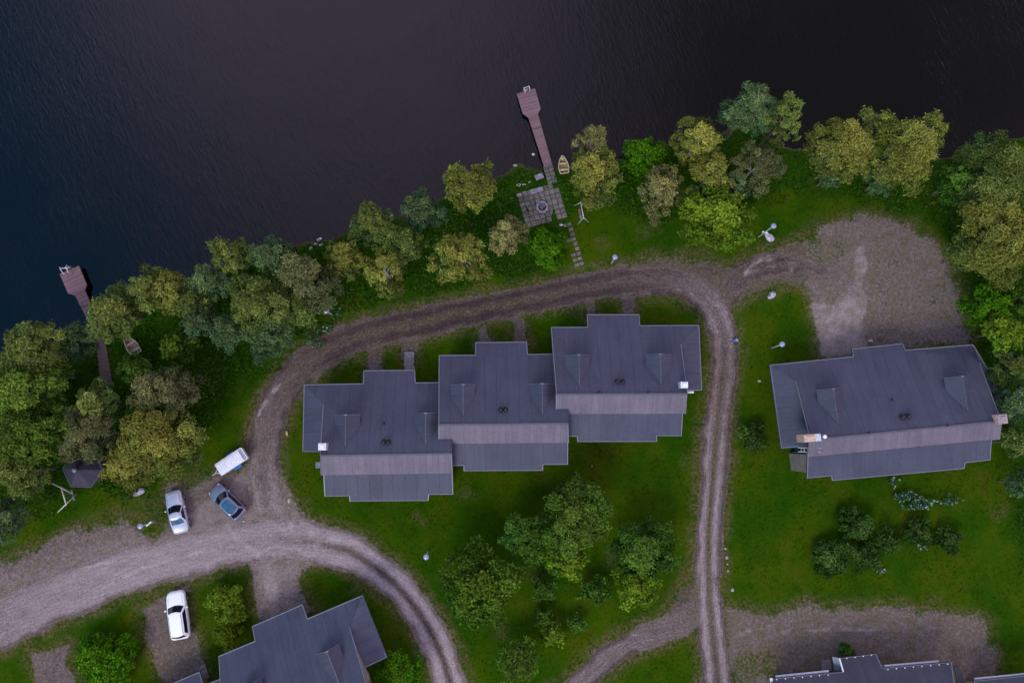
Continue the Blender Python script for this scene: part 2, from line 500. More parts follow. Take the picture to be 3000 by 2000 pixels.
def ground_material():
    m, nt, out = newmat('ground')
    pos = nd(nt, 'ShaderNodeNewGeometry').outputs['Position']
    a1 = nd(nt, 'ShaderNodeSeparateColor', {0: nd(nt, 'ShaderNodeAttribute', attribute_name='mask_a').outputs['Color']})
    a2 = nd(nt, 'ShaderNodeSeparateColor', {0: nd(nt, 'ShaderNodeAttribute', attribute_name='mask_b').outputs['Color']})
    a3 = nd(nt, 'ShaderNodeSeparateColor', {0: nd(nt, 'ShaderNodeAttribute', attribute_name='mask_c').outputs['Color']})
    gravel, light, dark = a1.outputs[0], a1.outputs[1], a1.outputs[2]
    dry, rough_, bed_ = a2.outputs[0], a2.outputs[1], a2.outputs[2]
    uvv = nd(nt, 'ShaderNodeCombineXYZ', {0: mth(nt, 'MULTIPLY', a3.outputs[0], .55), 1: mth(nt, 'MULTIPLY', a3.outputs[1], 5.0), 2: 0.0}).outputs[0]
    nA = noise(nt, pos, .13, 4, .6)
    nB = noise(nt, pos, .75, 5, .65)
    nC = noise(nt, pos, 3.6, 6, .72)
    nD = noise(nt, pos, 9.0, 5, .8)
    nS = noise(nt, uvv, 1.3, 5, .7)
    # lawn
    g = mixc(nt, mr(nt, nA, .36, .64), (.0165, .054, .0006), (.037, .070, .0008))
    g = mixc(nt, mr(nt, mth(nt, 'ADD', mth(nt, 'MULTIPLY', nB, .55), mth(nt, 'MULTIPLY', nA, .45)), .50, .66, 0, .60), g, (.056, .056, .004))
    g = mixc(nt, mr(nt, nB, .47, .28, 0, .6), g, (.007, .034, .0005))
    g = mixc(nt, mr(nt, nC, .60, .80, 0, .35), g, (.075, .090, .014))
    # wild growth by the shore
    w = mixc(nt, mr(nt, nC, .38, .66), (.008, .036, .0010), (.024, .060, .002))
    w = mixc(nt, mr(nt, nB, .58, .76, 0, .6), w, (.055, .050, .008))
    g = mixc(nt, rough_, g, w)
    # dry grass and trodden earth
    d = mixc(nt, mr(nt, nC, .35, .65), (.050, .040, .013), (.125, .100, .044))
    d = mixc(nt, mr(nt, nD, .55, .75, 0, .5), d, (.20, .165, .095))
    g = mixc(nt, mth(nt, 'MULTIPLY', dry, mr(nt, nB, .30, .58, .15, .95)), g, d)
    # gravel: one tone scale from damp earth to bleached grit
    grain = mth(nt, 'ADD', mth(nt, 'MULTIPLY', mth(nt, 'SUBTRACT', nD, .5), .80), mth(nt, 'MULTIPLY', mth(nt, 'SUBTRACT', nC, .5), .30))
    tone = mth(nt, 'ADD', .46, mth(nt, 'MULTIPLY', light, .36))
    tone = mth(nt, 'SUBTRACT', tone, mth(nt, 'MULTIPLY', dark, .40))
    tone = mth(nt, 'ADD', tone, mth(nt, 'MULTIPLY', mth(nt, 'SUBTRACT', nS, .5), .62))
    tone = mth(nt, 'ADD', tone, mth(nt, 'MULTIPLY', mth(nt, 'SUBTRACT', nB, .5), .35))
    tone = mth(nt, 'ADD', tone, mth(nt, 'MULTIPLY', grain, mth(nt, 'SUBTRACT', 1.0, mth(nt, 'MULTIPLY', light, .55))))
    rp = nt.nodes.new('ShaderNodeValToRGB')
    nt.links.new(tone, rp.inputs[0])
    el = rp.color_ramp.elements
    el[0].position = 0.0; el[0].color = (.034, .025, .025, 1)
    el[1].position = 1.0; el[1].color = (.40, .33, .33, 1)
    for pos_, c_ in ((.25, (.072, .051, .047, 1)), (.50, (.145, .111, .102, 1)), (.76, (.280, .222, .226, 1))):
        e = el.new(pos_); e.color = c_
    r = rp.outputs[0]
    dg = mixc(nt, mr(nt, nC, .42, .60), (.070, .060, .020), d)
    r = mixc(nt, mth(nt, 'MULTIPLY', dry, mr(nt, mth(nt, 'ADD', mth(nt, 'MULTIPLY', nB, .6), mth(nt, 'MULTIPLY', nC, .4)), .40, .58, 0, .85)), r, dg)
    r = mixc(nt, mr(nt, noise(nt, pos, 5.5, 2, .5), .72, .78, 0, .55), r, (.42, .37, .33))
    jag = mth(nt, 'ADD', gravel, mth(nt, 'ADD', mth(nt, 'MULTIPLY', mth(nt, 'SUBTRACT', nB, .5), .7), mth(nt, 'MULTIPLY', mth(nt, 'SUBTRACT', nC, .5), .75)))
    c = mixc(nt, mr(nt, jag, .30, .62), g, r)
    # fine blade / grit texture
    val = mth(nt, 'MULTIPLY', mr(nt, nD, .25, .75, .70, 1.30), mr(nt, nC, .25, .75, .82, 1.18))
    vc = nd(nt, 'ShaderNodeCombineColor', {0: val, 1: val, 2: val}).outputs[0]
    c = mixc(nt, 1.0, c, vc, 'MULTIPLY')
    # lake bed: sand and leaf mud, darkened offshore to paint light lost with depth
    bd = mixc(nt, mr(nt, nB, .35, .65), (.060, .036, .026), (.105, .062, .048))
    bd = mixc(nt, a3.outputs[2], bd, (.0035, .0035, .0045))
    c = mixc(nt, bed_, c, bd)
    hgt = mth(nt, 'ADD', mth(nt, 'MULTIPLY', nC, .6), mth(nt, 'MULTIPLY', nD, .4))
    bump = nd(nt, 'ShaderNodeBump', {'Strength': .7, 'Distance': .12, 'Height': hgt})
    b = nd(nt, 'ShaderNodeBsdfPrincipled', {'Base Color': c, 'Roughness': .95, 'Specular IOR Level': .03, 'Normal': bump.outputs[0]})
    nt.links.new(b.outputs[0], out.inputs[0])
    return m


M_GROUND = ground_material()
one = np.ones(len(X))
mask_a = np.stack([M[:, 0], M[:, 1], M[:, 2], one], -1)
mask_b = np.stack([M[:, 3], rough, bed, one], -1)
mask_c = np.stack([M[:, 4], M[:, 5], dep, one], -1)
VERT = np.stack([X, Y, Z], -1)
for name, k, lab in (('ground', 0, 'green lawn and wild grass sloping down to the lake'), ('road', 1, 'gravel track looping around the terraced houses'), ('gravel_yard', 2, 'worn gravel parking ground with grass growing through')):
    fs = quads[cls == k]
    used, inv = np.unique(fs, return_inverse=True)
    inv = inv.reshape(-1, 4)
    me = mesh_np(name, VERT[used], inv, M_GROUND, True, {'mask_a': mask_a[used], 'mask_b': mask_b[used], 'mask_c': mask_c[used]})
    o = bpy.data.objects.new(name, me); put(o); tag(o, lab, kind='structure')


def ground_z(x, y):
    i = np.clip(np.searchsorted(xs, x), 0, NXg - 1); j = np.clip(np.searchsorted(ys, y), 0, NYg - 1)
    return float(Z[j * NXg + i])


# ------------------------------------------------------------------ lake
def water_material():
    m, nt, out = newmat('lake_water')
    pos = nd(nt, 'ShaderNodeNewGeometry').outputs['Position']
    # wind ripples, crests running down to the right
    rot = nd(nt, 'ShaderNodeMapping', {'Vector': pos, 'Rotation': (0, 0, math.radians(-24)), 'Scale': (1, 1, 1)}).outputs[0]
    s1 = scalev(nt, rot, (3.0, .75, 1))
    s2 = scalev(nt, rot, (6.0, 2.0, 1))
    w1 = noise(nt, s1, 1.0, 3, .55, .6)
    w2 = noise(nt, s2, 1.0, 3, .6, .4)
    w3 = noise(nt, pos, .10, 3)
    patch = mr(nt, w3, .35, .65, .55, 1.2)
    hgt = mth(nt, 'MULTIPLY', mth(nt, 'ADD', mth(nt, 'MULTIPLY', w1, 1.0), mth(nt, 'MULTIPLY', w2, .45)), patch)
    bump = nd(nt, 'ShaderNodeBump', {'Strength': 1.0, 'Distance': .027, 'Height': hgt}).outputs[0]
    fr = nd(nt, 'ShaderNodeFresnel', {'IOR': 1.36, 'Normal': bump}).outputs[0]
    tr = nd(nt, 'ShaderNodeBsdfTransparent', {'Color': (.34, .22, .20, 1)}).outputs[0]
    gl = nd(nt, 'ShaderNodeBsdfGlossy', {'Color': (1, 1, 1, 1), 'Roughness': .08, 'Normal': bump}).outputs[0]
    body = nd(nt, 'ShaderNodeBsdfDiffuse', {'Color': (.0022, .0024, .0040, 1), 'Normal': bump}).outputs[0]
    under = nd(nt, 'ShaderNodeMixShader', {0: .35, 1: tr, 2: body}).outputs[0]
    mx = nd(nt, 'ShaderNodeMixShader', {0: fr, 1: under, 2: gl}).outputs[0]
    nt.links.new(mx, out.inputs[0])
    return m


mb = MB()
mb.face([(-2000, -60, WATER_Z), (2000, -60, WATER_Z), (2000, 2000, WATER_Z), (-2000, 2000, WATER_Z)])
M_WATER = water_material()
o = mb.build('lake', M_WATER); tag(o, 'dark rippled lake water along the wooded shore', kind='structure')
# ------------------------------------------------------------------ houses
def roof_material(name, base, seam=1.05, tint=(1, 1, 1)):
    m, nt, out = newmat(name)
    uv = nd(nt, 'ShaderNodeUVMap', uv_map='roof_uv').outputs[0]
    pos = nd(nt, 'ShaderNodeNewGeometry').outputs['Position']
    sep = nd(nt, 'ShaderNodeSeparateXYZ', {0: uv})
    u = mth(nt, 'DIVIDE', sep.outputs[0], seam)
    fl = mth(nt, 'FLOOR', u)
    wn = nd(nt, 'ShaderNodeTexWhiteNoise', {'W': fl}, noise_dimensions='1D').outputs['Value']
    fx = mth(nt, 'ABSOLUTE', mth(nt, 'SUBTRACT', mth(nt, 'FRACT', u), .5))
    line = mr(nt, fx, .44, .5, 0, 1)
    stv = nd(nt, 'ShaderNodeCombineXYZ', {0: mth(nt, 'MULTIPLY', sep.outputs[0], 1.6), 1: mth(nt, 'MULTIPLY', sep.outputs[1], .22), 2: 0}).outputs[0]
    n1 = noise(nt, pos, .35, 4); n2 = noise(nt, stv, 2.0, 4); n3 = noise(nt, pos, 9, 3)
    v = mth(nt, 'MULTIPLY', mr(nt, n1, .3, .7, .90, 1.10), mr(nt, wn, 0, 1, .94, 1.06))
    v = mth(nt, 'MULTIPLY', v, mr(nt, n2, .3, .7, .93, 1.07))
    v = mth(nt, 'MULTIPLY', v, mr(nt, n3, .3, .7, .88, 1.12))
    v = mth(nt, 'MULTIPLY', v, mth(nt, 'SUBTRACT', 1.0, mth(nt, 'MULTIPLY', line, .16)))
    vc = nd(nt, 'ShaderNodeCombineColor', {0: v, 1: v, 2: v}).outputs[0]
    c = mixc(nt, mr(nt, n1, .45, .75, 0, .5), base, (base[0] * 1.10, base[1] * 1.0, base[2] * .95))
    c = mixc(nt, mr(nt, noise(nt, pos, .9, 6, .7), .58, .74, 0, .35), c, (base[0] * 1.7, base[1] * 1.6, base[2] * 1.25))
    c = mixc(nt, mr(nt, noise(nt, stv, 1.1, 5, .7), .60, .76, 0, .35), c, (base[0] * .55, base[1] * .55, base[2] * .55))
    c = mixc(nt, 1.0, c, vc, 'MULTIPLY')
    bump = nd(nt, 'ShaderNodeBump', {'Strength': .5, 'Distance': .03, 'Height': mth(nt, 'ADD', line, mth(nt, 'MULTIPLY', n3, .3))}).outputs[0]
    b = nd(nt, 'ShaderNodeBsdfPrincipled', {'Base Color': c, 'Roughness': .6, 'Specular IOR Level': .3, 'Normal': bump})
    nt.links.new(b.outputs[0], out.inputs[0])
    return m


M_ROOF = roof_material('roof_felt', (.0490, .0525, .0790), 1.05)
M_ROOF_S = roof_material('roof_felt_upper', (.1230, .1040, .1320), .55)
M_ROOF_METAL = roof_material('roof_sheet_metal', (.0460, .0480, .0660), .60)
M_TRIM = simple('eave_metal', (.17, .17, .19), .45, .3, .1)
M_RIDGE = simple('ridge_metal', (.085, .085, .11), .5, .2, .1)
M_GUTTER = simple('gutter_white', (.52, .54, .60), .4, 0, .1)
M_WALL = simple('wall_boards', (.20, .17, .145), .75, 0, .2, 1.5)
M_WALL_DARK = simple('wall_boards_dark', (.07, .055, .05), .75, 0, .2, 1.5)
M_WHITE = simple('white_paint', (.72, .72, .74), .45, 0, .08)
M_SHEET = simple('galvanised', (.55, .56, .60), .4, .35, .25, 6)
M_BRICK = simple('chimney_brick', (.42, .30, .23), .85, 0, .35, 9, .2, .6, 18)
M_GLASS = simple('window_glass', (.02, .025, .03), .06, 0, .05, 1, .8)
M_BLACK = simple('vent_black', (.008, .008, .010), .5, 0, .2)
M_GREY = simple('grey_metal', (.17, .18, .22), .5, .3, .15)
M_DOOR = simple('door_red_brown', (.14, .05, .035), .6, 0, .15)


def pt2(p): return Vector((p[0], p[1], 0))


def inset(poly, d):
    """inward offset of a closed 2D outline"""
    A = sum(poly[i][0] * poly[(i + 1) % len(poly)][1] - poly[(i + 1) % len(poly)][0] * poly[i][1] for i in range(len(poly)))
    sgn = 1 if A > 0 else -1
    out = []
    n = len(poly)
    for i in range(n):
        a, b, c = pt2(poly[i - 1]), pt2(poly[i]), pt2(poly[(i + 1) % n])
        d1 = (b - a); d2 = (c - b)
        if d1.length < 1e-5 or d2.length < 1e-5: out.append(b); continue
        d1.normalize(); d2.normalize()
        n1 = Vector((-d1.y, d1.x, 0)) * sgn; n2 = Vector((-d2.y, d2.x, 0)) * sgn
        m = n1 + n2
        if m.length < .2: out.append(b + n1 * d); continue
        m /= m.length
        out.append(b + m * d / max(m.dot(n1), .35))
    return out


class House:
    def __init__(s, name, label, ridge, eave, zr=6.2, ze=3.0, brk=None, tS=.5, tL=.30, group=None, roofmat=None, south_mat=None, wallmat=None, over=.45):
        s.over = over
        s.RA, s.RB = P(*ridge[0], zr), P(*ridge[1], zr)
        s.d = (s.RB - s.RA); s.d.z = 0; s.d.normalize()
        s.n = Vector((-s.d.y, s.d.x, 0))
        if s.n.y < 0: s.n = -s.n
        E = P(*eave, ze)
        run = (E - s.RA).dot(s.n)
        s.tN = (zr - ze) / run
        s.pl = {'N': Plane(s.RA, s.n, s.tN), 'U': Plane(s.RA, -s.n, tS)}
        if brk:
            B = s.pl['U'].hit(*brk)
            s.pl['L'] = Plane(B, -s.n, tL)
        mid = (s.RA + s.RB) / 2
        s.root = thing(name, label, 'house', (mid.x, mid.y, 0), group)
        s.roof = MB()
        s.roof2 = MB()
        s.mat, s.mat2 = roofmat or M_ROOF, south_mat or M_ROOF_S
        s.wallmat = wallmat or M_WALL
        s.trim = MB()
        s.ridge_bars = MB()

    def pts(s, tagpts):
        return [s.pl[k].hit(x, y) for x, y, k in tagpts]

    def lean(s, key, apex, corner):
        """lean-to roof plane through the apex on N, level along n, and the eave corner on N"""
        A = s.pl['N'].hit(*apex); C = s.pl['N'].hit(*corner)
        out = s.d if (C - A).dot(s.d) > 0 else -s.d
        run = (C - A).dot(out)
        s.pl[key] = Plane(A, out, (A.z - C.z) / run)
        s.pl[key + '_A'] = A
        return A

    def slope(s, key, pxs, second=False, th=.16, inner=()):
        pl = s.pl[key]
        top = [pl.hit(*q) for q in pxs]
        for i in inner:                                   # tuck the upper edge under the main roof
            q_ = top[i] - pl.n * .9; top[i] = Vector((q_.x, q_.y, pl.z(q_)))
        mb = s.roof2 if second else s.roof
        along = Vector((-pl.n.y, pl.n.x, 0))
        uv = [((p - s.RA).dot(along), (p - s.RA).dot(pl.n)) for p in top]
        mb.face(top, uv)
        bot = [p - Vector((0, 0, th)) for p in top]
        mb.face(bot[::-1], None)
        for i in range(len(top)):
            j = (i + 1) % len(top)
            mb.face([top[i], bot[i], bot[j], top[j]], [(0, 0)] * 4)
        return top

    def edge(s, a, b, w=.07, h=.16, up=.03, mb=None):
        o = Vector((0, 0, up - h / 2 + .02))
        (mb or s.trim).bar(a + o, b + o, w, h)

    def outline(s, tagpts, skip=(), openings=True):
        top = s.pts(tagpts)
        n = len(top)
        cen = sum(top, Vector()) / n
        ins = inset([(p.x, p.y) for p in top], .07)
        for i in range(n):
            if i in skip: continue
            a, b = top[i], top[(i + 1) % n]
            ia, ib = ins[i], ins[(i + 1) % n]
            s.edge(Vector((ia.x, ia.y, a.z)), Vector((ib.x, ib.y, b.z)))
        wi = inset([(p.x, p.y) for p in top], s.over)
        w = MB()
        for i, (x_, y_, k_) in enumerate(tagpts):      # lean-tos are open at their outer side
            if k_ in ('W', 'E'): wi[i] = wi[i] - s.pl[k_].n * 1.0
        ztop = [min([s.pl[k].z(q)] + ([s.pl['N'].z(q)] if k in ('W', 'E') else [])) - .2 for q, (x, y, k) in zip(wi, tagpts)]
        for i in range(n):
            j = (i + 1) % n
            w.face([(wi[i].x, wi[i].y, -.15), (wi[j].x, wi[j].y, -.15), (wi[j].x, wi[j].y, ztop[j]), (wi[i].x, wi[i].y, ztop[i])])
        wall = w.build('wall', s.wallmat, s.root)
        s.wi, s.ztop = wi, ztop
        # windows and doors on the long outer walls
        c2 = sum(wi, Vector()) / n
        k = 0
        for i in range(n):
            j = (i + 1) % n
            a, b = wi[i], wi[j]
            L = (b - a).length
            if i in skip or L < 2.4: continue
            dd = (b - a) / L
            nn = Vector((dd.y, -dd.x, 0))
            if nn.dot((a + b) / 2 - c2) < 0: nn = -nn
            if min(ztop[i], ztop[j]) < 2.3: continue
            m = max(1, int(L / 3.0))
            for q in range(m):
                c = a + dd * (L * (q + .5) / m)
                ang = math.atan2(dd.y, dd.x)
                k += 1
                if k % 4 == 1 and L > 3:
                    f = MB(); f.box((c.x + nn.x * .03, c.y + nn.y * .03, 1.0), 1.0, .10, 2.1, ang)
                    do = f.build('door', M_DOOR, s.root)
                    h = MB(); hc = c + nn * .12 + dd * .36
                    h.box((hc.x, hc.y, 1.02), .12, .06, .03, ang)
                    h.build('handle', M_SHEET, do)
                else:
                    f = MB()
                    R = Matrix.Rotation(ang, 3, 'Z')
                    for ox, oz, sx, sz in ((0, .6, 1.2, .08), (0, -.6, 1.2, .08), (-.56, 0, .08, 1.12), (.56, 0, .08, 1.12), (0, 0, .05, 1.12)):
                        p = c + nn * .03 + dd * ox
                        f.box((p.x, p.y, 1.5 + oz), sx, .10, sz, ang)
                    fo = f.build('window', M_WHITE, s.root)
                    g = MB(); p = c + nn * .01
                    g.box((p.x, p.y, 1.5), 1.05, .05, 1.1, ang)
                    g.build('pane', M_GLASS, fo)
        return top

    def rake(s, key, top_px, bottom_px):
        """gable wall that rises over a lean-to, with its metal edge"""
        A = s.pl['N'].hit(*top_px); B = s.pl['N'].hit(*bottom_px)
        o_ = s.pl[key].n * -(.65 if key == 'W' else .12)
        A0, B0 = A, B
        A, B = A + o_, B + o_
        za = s.pl[key].z(A); zb = s.pl[key].z(B)
        w = MB()
        w.face([A - Vector((0, 0, .17)), B - Vector((0, 0, .17)), (B.x, B.y, zb - .3), (A.x, A.y, za - .3)])
        w.build('gable_wall', s.wallmat, s.root)
        s.edge(A0, B0, .06, .14, .03)

    def dormer(s, L, R, M, dz=.5, rise=.90):
        """gabled dormer on the N slope: front corners and ridge given where the photo shows them"""
        pl = s.pl['N']
        f0 = pl.hit(*L); f1 = pl.hit(*R)
        zE = (f0.z + f1.z) / 2 + dz; zR = zE + rise
        FL, FR = P(*L, zE), P(*R, zE)
        # square the front to the ridge direction
        w = (FR - FL).dot(s.d)
        off = ((FL - s.RA).dot(s.n) + (FR - s.RA).dot(s.n)) / 2
        la = (FL - s.RA).dot(s.d)
        base = Vector((s.RA.x, s.RA.y, 0))
        pos = lambda u, v, z: Vector((base.x + s.d.x * u + s.n.x * v, base.y + s.d.y * u + s.n.y * v, z))
        sgn = 1 if w > 0 else -1
        u0, u1 = la, la + w
        um = (P(*M, zR) - s.RA).dot(s.d)
        um = min(max(um, min(u0, u1) + .35 * abs(w)), max(u0, u1) - .35 * abs(w))
        vE = (s.RA.z - zE) / s.tN; vR = (s.RA.z - zR) / s.tN
        fl, fr_, fm = pos(u0, off, zE), pos(u1, off, zE), pos(um, off, zR)
        bl, br, bm_ = pos(u0, vE, zE), pos(u1, vE, zE), pos(um, vR, zR)
        up = Vector((0, 0, .03))
        mb = MB()
        th = Vector((0, 0, .10))
        for q in ([fl, fm, bm_, bl], [fm, fr_, br, bm_]):
            uvq = [((p - fl).dot(s.n), (p - fl).dot(s.d)) for p in q]
            mb.face([p + up for p in q], uvq)
            mb.face([p + up - th for p in q][::-1])
            for i in range(4):
                j = (i + 1) % 4
                mb.face([q[i] + up, q[j] + up, q[j] + up - th, q[i] + up - th])
        d = mb.build('dormer', s.mat, s.root)
        # front and cheek walls
        w2 = MB()
        i_ = .12
        g = lambda u, v: pl.z(pos(u, v, 0)) - .05
        a0, a1 = u0 + sgn * i_, u1 - sgn * i_
        vf = off - .14
        w2.face([pos(a0, vf, g(a0, vf)), pos(a1, vf, g(a1, vf)), pos(a1, vf, zE - .06), pos(um, vf, zR - .1), pos(a0, vf, zE - .06)])
        for a in (a0, a1):
            w2.face([pos(a, vf, g(a, vf)), pos(a, vf, zE - .06), pos(a, vE, zE - .06)])
        w2.build('dormer_wall', M_WALL_DARK, d)
        t = MB()
        e = Vector((0, 0, .02))
        t.bar(fl + e, fm + e, .06, .14); t.bar(fm + e, fr_ + e, .06, .14)
        t.build('verge_trim', M_RIDGE, d)
        rb = MB(); rb.bar(fm + Vector((0, 0, .05)), bm_ + Vector((0, 0, .05)), .07, .03)
        rb.build('dormer_ridge', M_RIDGE, d)
        p = pos(um, off - .02, zR)
        cap = MB(); cap.box((p.x, p.y, p.z + .05), .30, .10, .05, math.atan2(s.d.y, s.d.x)); cap.build('ridge_cap', M_TRIM, d)
        g2 = MB(); c = pos((a0 + a1) / 2, off - .12, zE + .12)
        g2.box((c.x, c.y, c.z), .8, .04, .5, math.atan2(s.d.y, s.d.x)); g2.build('pane', M_GLASS, d)

    def vents(s, pxs, r=.17, h=.45):
        for x, y in pxs:
            p = s.pl['N'].hit(x, y)
            m = MB(); m.lathe((p.x, p.y, p.z - .2), [(r * 1.5, 0), (r * 1.4, .25), (r * .8, .30), (r * .8, h), (r, h + .02), (r, h + .12), (r * .3, h + .2)], 14)
            m.build('roof_vent', M_BLACK, s.root, True)

    def chimney(s, px, size=(.75, .75), key='N', up=.9, cap=None, body=None, rz=None):
        p0 = s.pl[key].hit(*px)
        p = P(*px, p0.z + up)
        rz = math.atan2(s.d.y, s.d.x) if rz is None else rz
        m = MB(); m.box((p.x, p.y, (p.z + p0.z - .9) / 2), size[0], size[1], p.z - p0.z + .9, rz)
        c = m.build('chimney', body or M_SHEET, s.root)
        k = MB(); k.box((p.x, p.y, p.z + .05), size[0] * .92, size[1] * .92, .10, rz)
        k.box((p.x, p.y, p.z + .16), size[0] * .62, size[1] * .66, .12, rz, .8)
        k.build('chimney_cap', cap or M_WHITE, c, bevel=.02)
        return c

    def finish(s):
        r = s.roof.build('roof', s.mat, s.root)
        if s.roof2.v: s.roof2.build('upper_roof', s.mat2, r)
        if s.trim.v: s.trim.build('eave_trim', M_TRIM, r)
        rb = MB(); rb.bar(s.RA + Vector((0, 0, .03)), s.RB + Vector((0, 0, .03)), .16, .05)
        rb.build('ridge_cap', M_RIDGE, r)


ROW = None
# ---- terraced row, west unit
h = House('terraced_house', 'west unit of the stepped row of three grey houses, chimney at its west end',
          [(938.5, 1334.7), (1324, 1328.5)], (1000, 1122.5), brk=(1200, 1388))
h.lean('W', (947.7, 1184.9), (889.3, 1125))
h.slope('N', [(889.3, 1125), (1062.4, 1121.8), (1064, 1083.8), (1216.4, 1082.2), (1218.6, 1119.2), (1324, 1118), (1324, 1328.5), (938.5, 1334.7), (942.2, 1296.5), (947.7, 1184.9)])
h.slope('W', [(889.3, 1125), (947.7, 1184.9), (942.2, 1296.5), (940.5, 1323.6), (885.5, 1323.6)])
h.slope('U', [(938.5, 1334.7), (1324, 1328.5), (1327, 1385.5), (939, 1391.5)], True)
h.slope('L', [(946.7, 1391.4), (1327, 1385.5), (1328.5, 1448.5), (1257.8, 1449), (1256, 1467), (1023, 1468.6), (1022.5, 1453.3), (950, 1454.2)])
h.outline([(889.3, 1125, 'W'), (1062.4, 1121.8, 'N'), (1064, 1083.8, 'N'), (1216.4, 1082.2, 'N'), (1218.6, 1119.2, 'N'), (1324, 1118, 'N'), (1324, 1328.5, 'N'), (1327, 1385.5, 'U'), (1328.5, 1448.5, 'L'),
           (1257.8, 1449, 'L'), (1256, 1467, 'L'), (1023, 1468.6, 'L'), (1022.5, 1453.3, 'L'), (950, 1454.2, 'L'), (946.7, 1391.4, 'L'), (938.6, 1391.4, 'U'), (937.5, 1324, 'W'), (885.5, 1323.6, 'W')], skip=(5, ))
h.rake('W', (947.7, 1184.9), (938.5, 1334.7))
h.dormer((980.5, 1215), (1055, 1215), (1012.5, 1214))
h.dormer((1213.8, 1210), (1290, 1209.5), (1247, 1210))
h.vents([(1125, 1294), (1138.5, 1294.5)]); h.vents([(1125, 1239)], .07, .25)
h.chimney((944, 1308), (.72, .64))
m = MB(); p = P(932, 1362, 3.4); m.box((p.x, p.y, 3.3), .36, .5, .25); m.box((p.x, p.y, 3.46), .42, .56, .06); m.build('wall_vent', M_GREY, h.root)
h.finish()

# ---- terraced row, middle unit
h = House('terraced_house', 'middle unit of the stepped row of three grey houses',
          [(1283.5, 1244.2), (1665.5, 1240)], (1340, 1038.6), brk=(1500, 1298))
h.slope('N', [(1284.9, 1038.9), (1391.7, 1038.3), (1391.7, 1001.4), (1544.6, 999.8), (1546.8, 1036), (1664, 1034.8), (1665.5, 1240), (1283.5, 1244.2)])
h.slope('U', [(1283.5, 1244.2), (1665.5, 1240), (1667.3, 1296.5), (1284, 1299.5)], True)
h.slope('L', [(1298, 1299.5), (1665, 1296.6), (1664.5, 1361), (1592, 1361.5), (1591.5, 1378.8), (1357.5, 1380), (1357, 1364.5), (1298, 1364.8)])
h.outline([(1284.9, 1038.9, 'N'), (1391.7, 1038.3, 'N'), (1391.7, 1001.4, 'N'), (1544.6, 999.8, 'N'), (1546.8, 1036, 'N'), (1664, 1034.8, 'N'), (1665.5, 1240, 'N'), (1667.3, 1296.5, 'U'), (1664.9, 1296.6, 'L'), (1664.5, 1361, 'L'),
           (1592, 1361.5, 'L'), (1591.5, 1378.8, 'L'), (1357.5, 1380, 'L'), (1357, 1364.5, 'L'), (1298, 1364.8, 'L'), (1298, 1299.6, 'L'), (1284, 1299.5, 'U'), (1283.5, 1244.2, 'N')], skip=(5,))
h.dormer((1320, 1127.5), (1391.7, 1127), (1357, 1127))
h.dormer((1551.9, 1125), (1624, 1124.5), (1588, 1125))
h.vents([(1467, 1200), (1481, 1199.5)])
h.finish()

# ---- terraced row, east unit
h = House('terraced_house', 'east unit of the stepped row of three grey houses, chimney at its east end',
          [(1628.2, 1155), (2011.5, 1153.2)], (1660, 957), brk=(1800, 1211.8))
h.lean('E', (1994.7, 1009.3), (2049, 951.1))
h.slope('N', [(1613.1, 957.1), (1720.2, 956.5), (1718.6, 919.7), (1873.4, 919.7), (1876.2, 952), (2049, 951.1), (1994.7, 1009.3), (2009.8, 1116.4), (2013.7, 1153.2), (1628.2, 1155)])
h.slope('E', [(2049, 951.1), (2057.5, 1143.6), (2013, 1144.6), (2009.8, 1116.4), (1994.7, 1009.3)], inner=(2, 3))
h.slope('U', [(1628.2, 1155), (2013.7, 1153.2), (2009.8, 1211.4), (1628, 1212.4)], True)
h.slope('L', [(1640, 1212.4), (2001.4, 1211.4), (1997.7, 1277.6), (1925.3, 1277.4), (1925.3, 1294.4), (1690.6, 1294.6), (1690, 1279.3), (1640, 1279)])
h.outline([(1613.1, 957.1, 'N'), (1720.2, 956.5, 'N'), (1718.6, 919.7, 'N'), (1873.4, 919.7, 'N'), (1876.2, 952, 'N'), (2049, 951.1, 'N'), (2057.5, 1143.6, 'E'), (2014.5, 1144.6, 'E'), (2009.8, 1211.4, 'U'), (2001.4, 1211.5, 'L'), (1997.7, 1277.6, 'L'),
           (1925.3, 1277.4, 'L'), (1925.3, 1294.4, 'L'), (1690.6, 1294.6, 'L'), (1690, 1279.3, 'L'), (1640, 1279, 'L'), (1640, 1212.4, 'L'), (1628, 1212.4, 'U'), (1628.2, 1155, 'N')])
h.rake('E', (1994.7, 1009.3), (2013.7, 1153.2))
h.dormer((1654.8, 1041.6), (1727.8, 1041.6), (1696, 1041))
h.dormer((1891.5, 1039.5), (1967, 1039.5), (1934.5, 1039))
h.vents([(1807.7, 1117.3), (1824.3, 1118.3)]); h.vents([(1754, 1147), (1900, 1149)], .08, .25)
h.chimney((2004.5, 1127), (.70, .58))
m = MB(); p = P(2023, 1148.5, 3.3); m.box((p.x, p.y, 3.2), .62, .2, .2); m.build('wall_vent', M_WHITE, h.root)
h.finish()

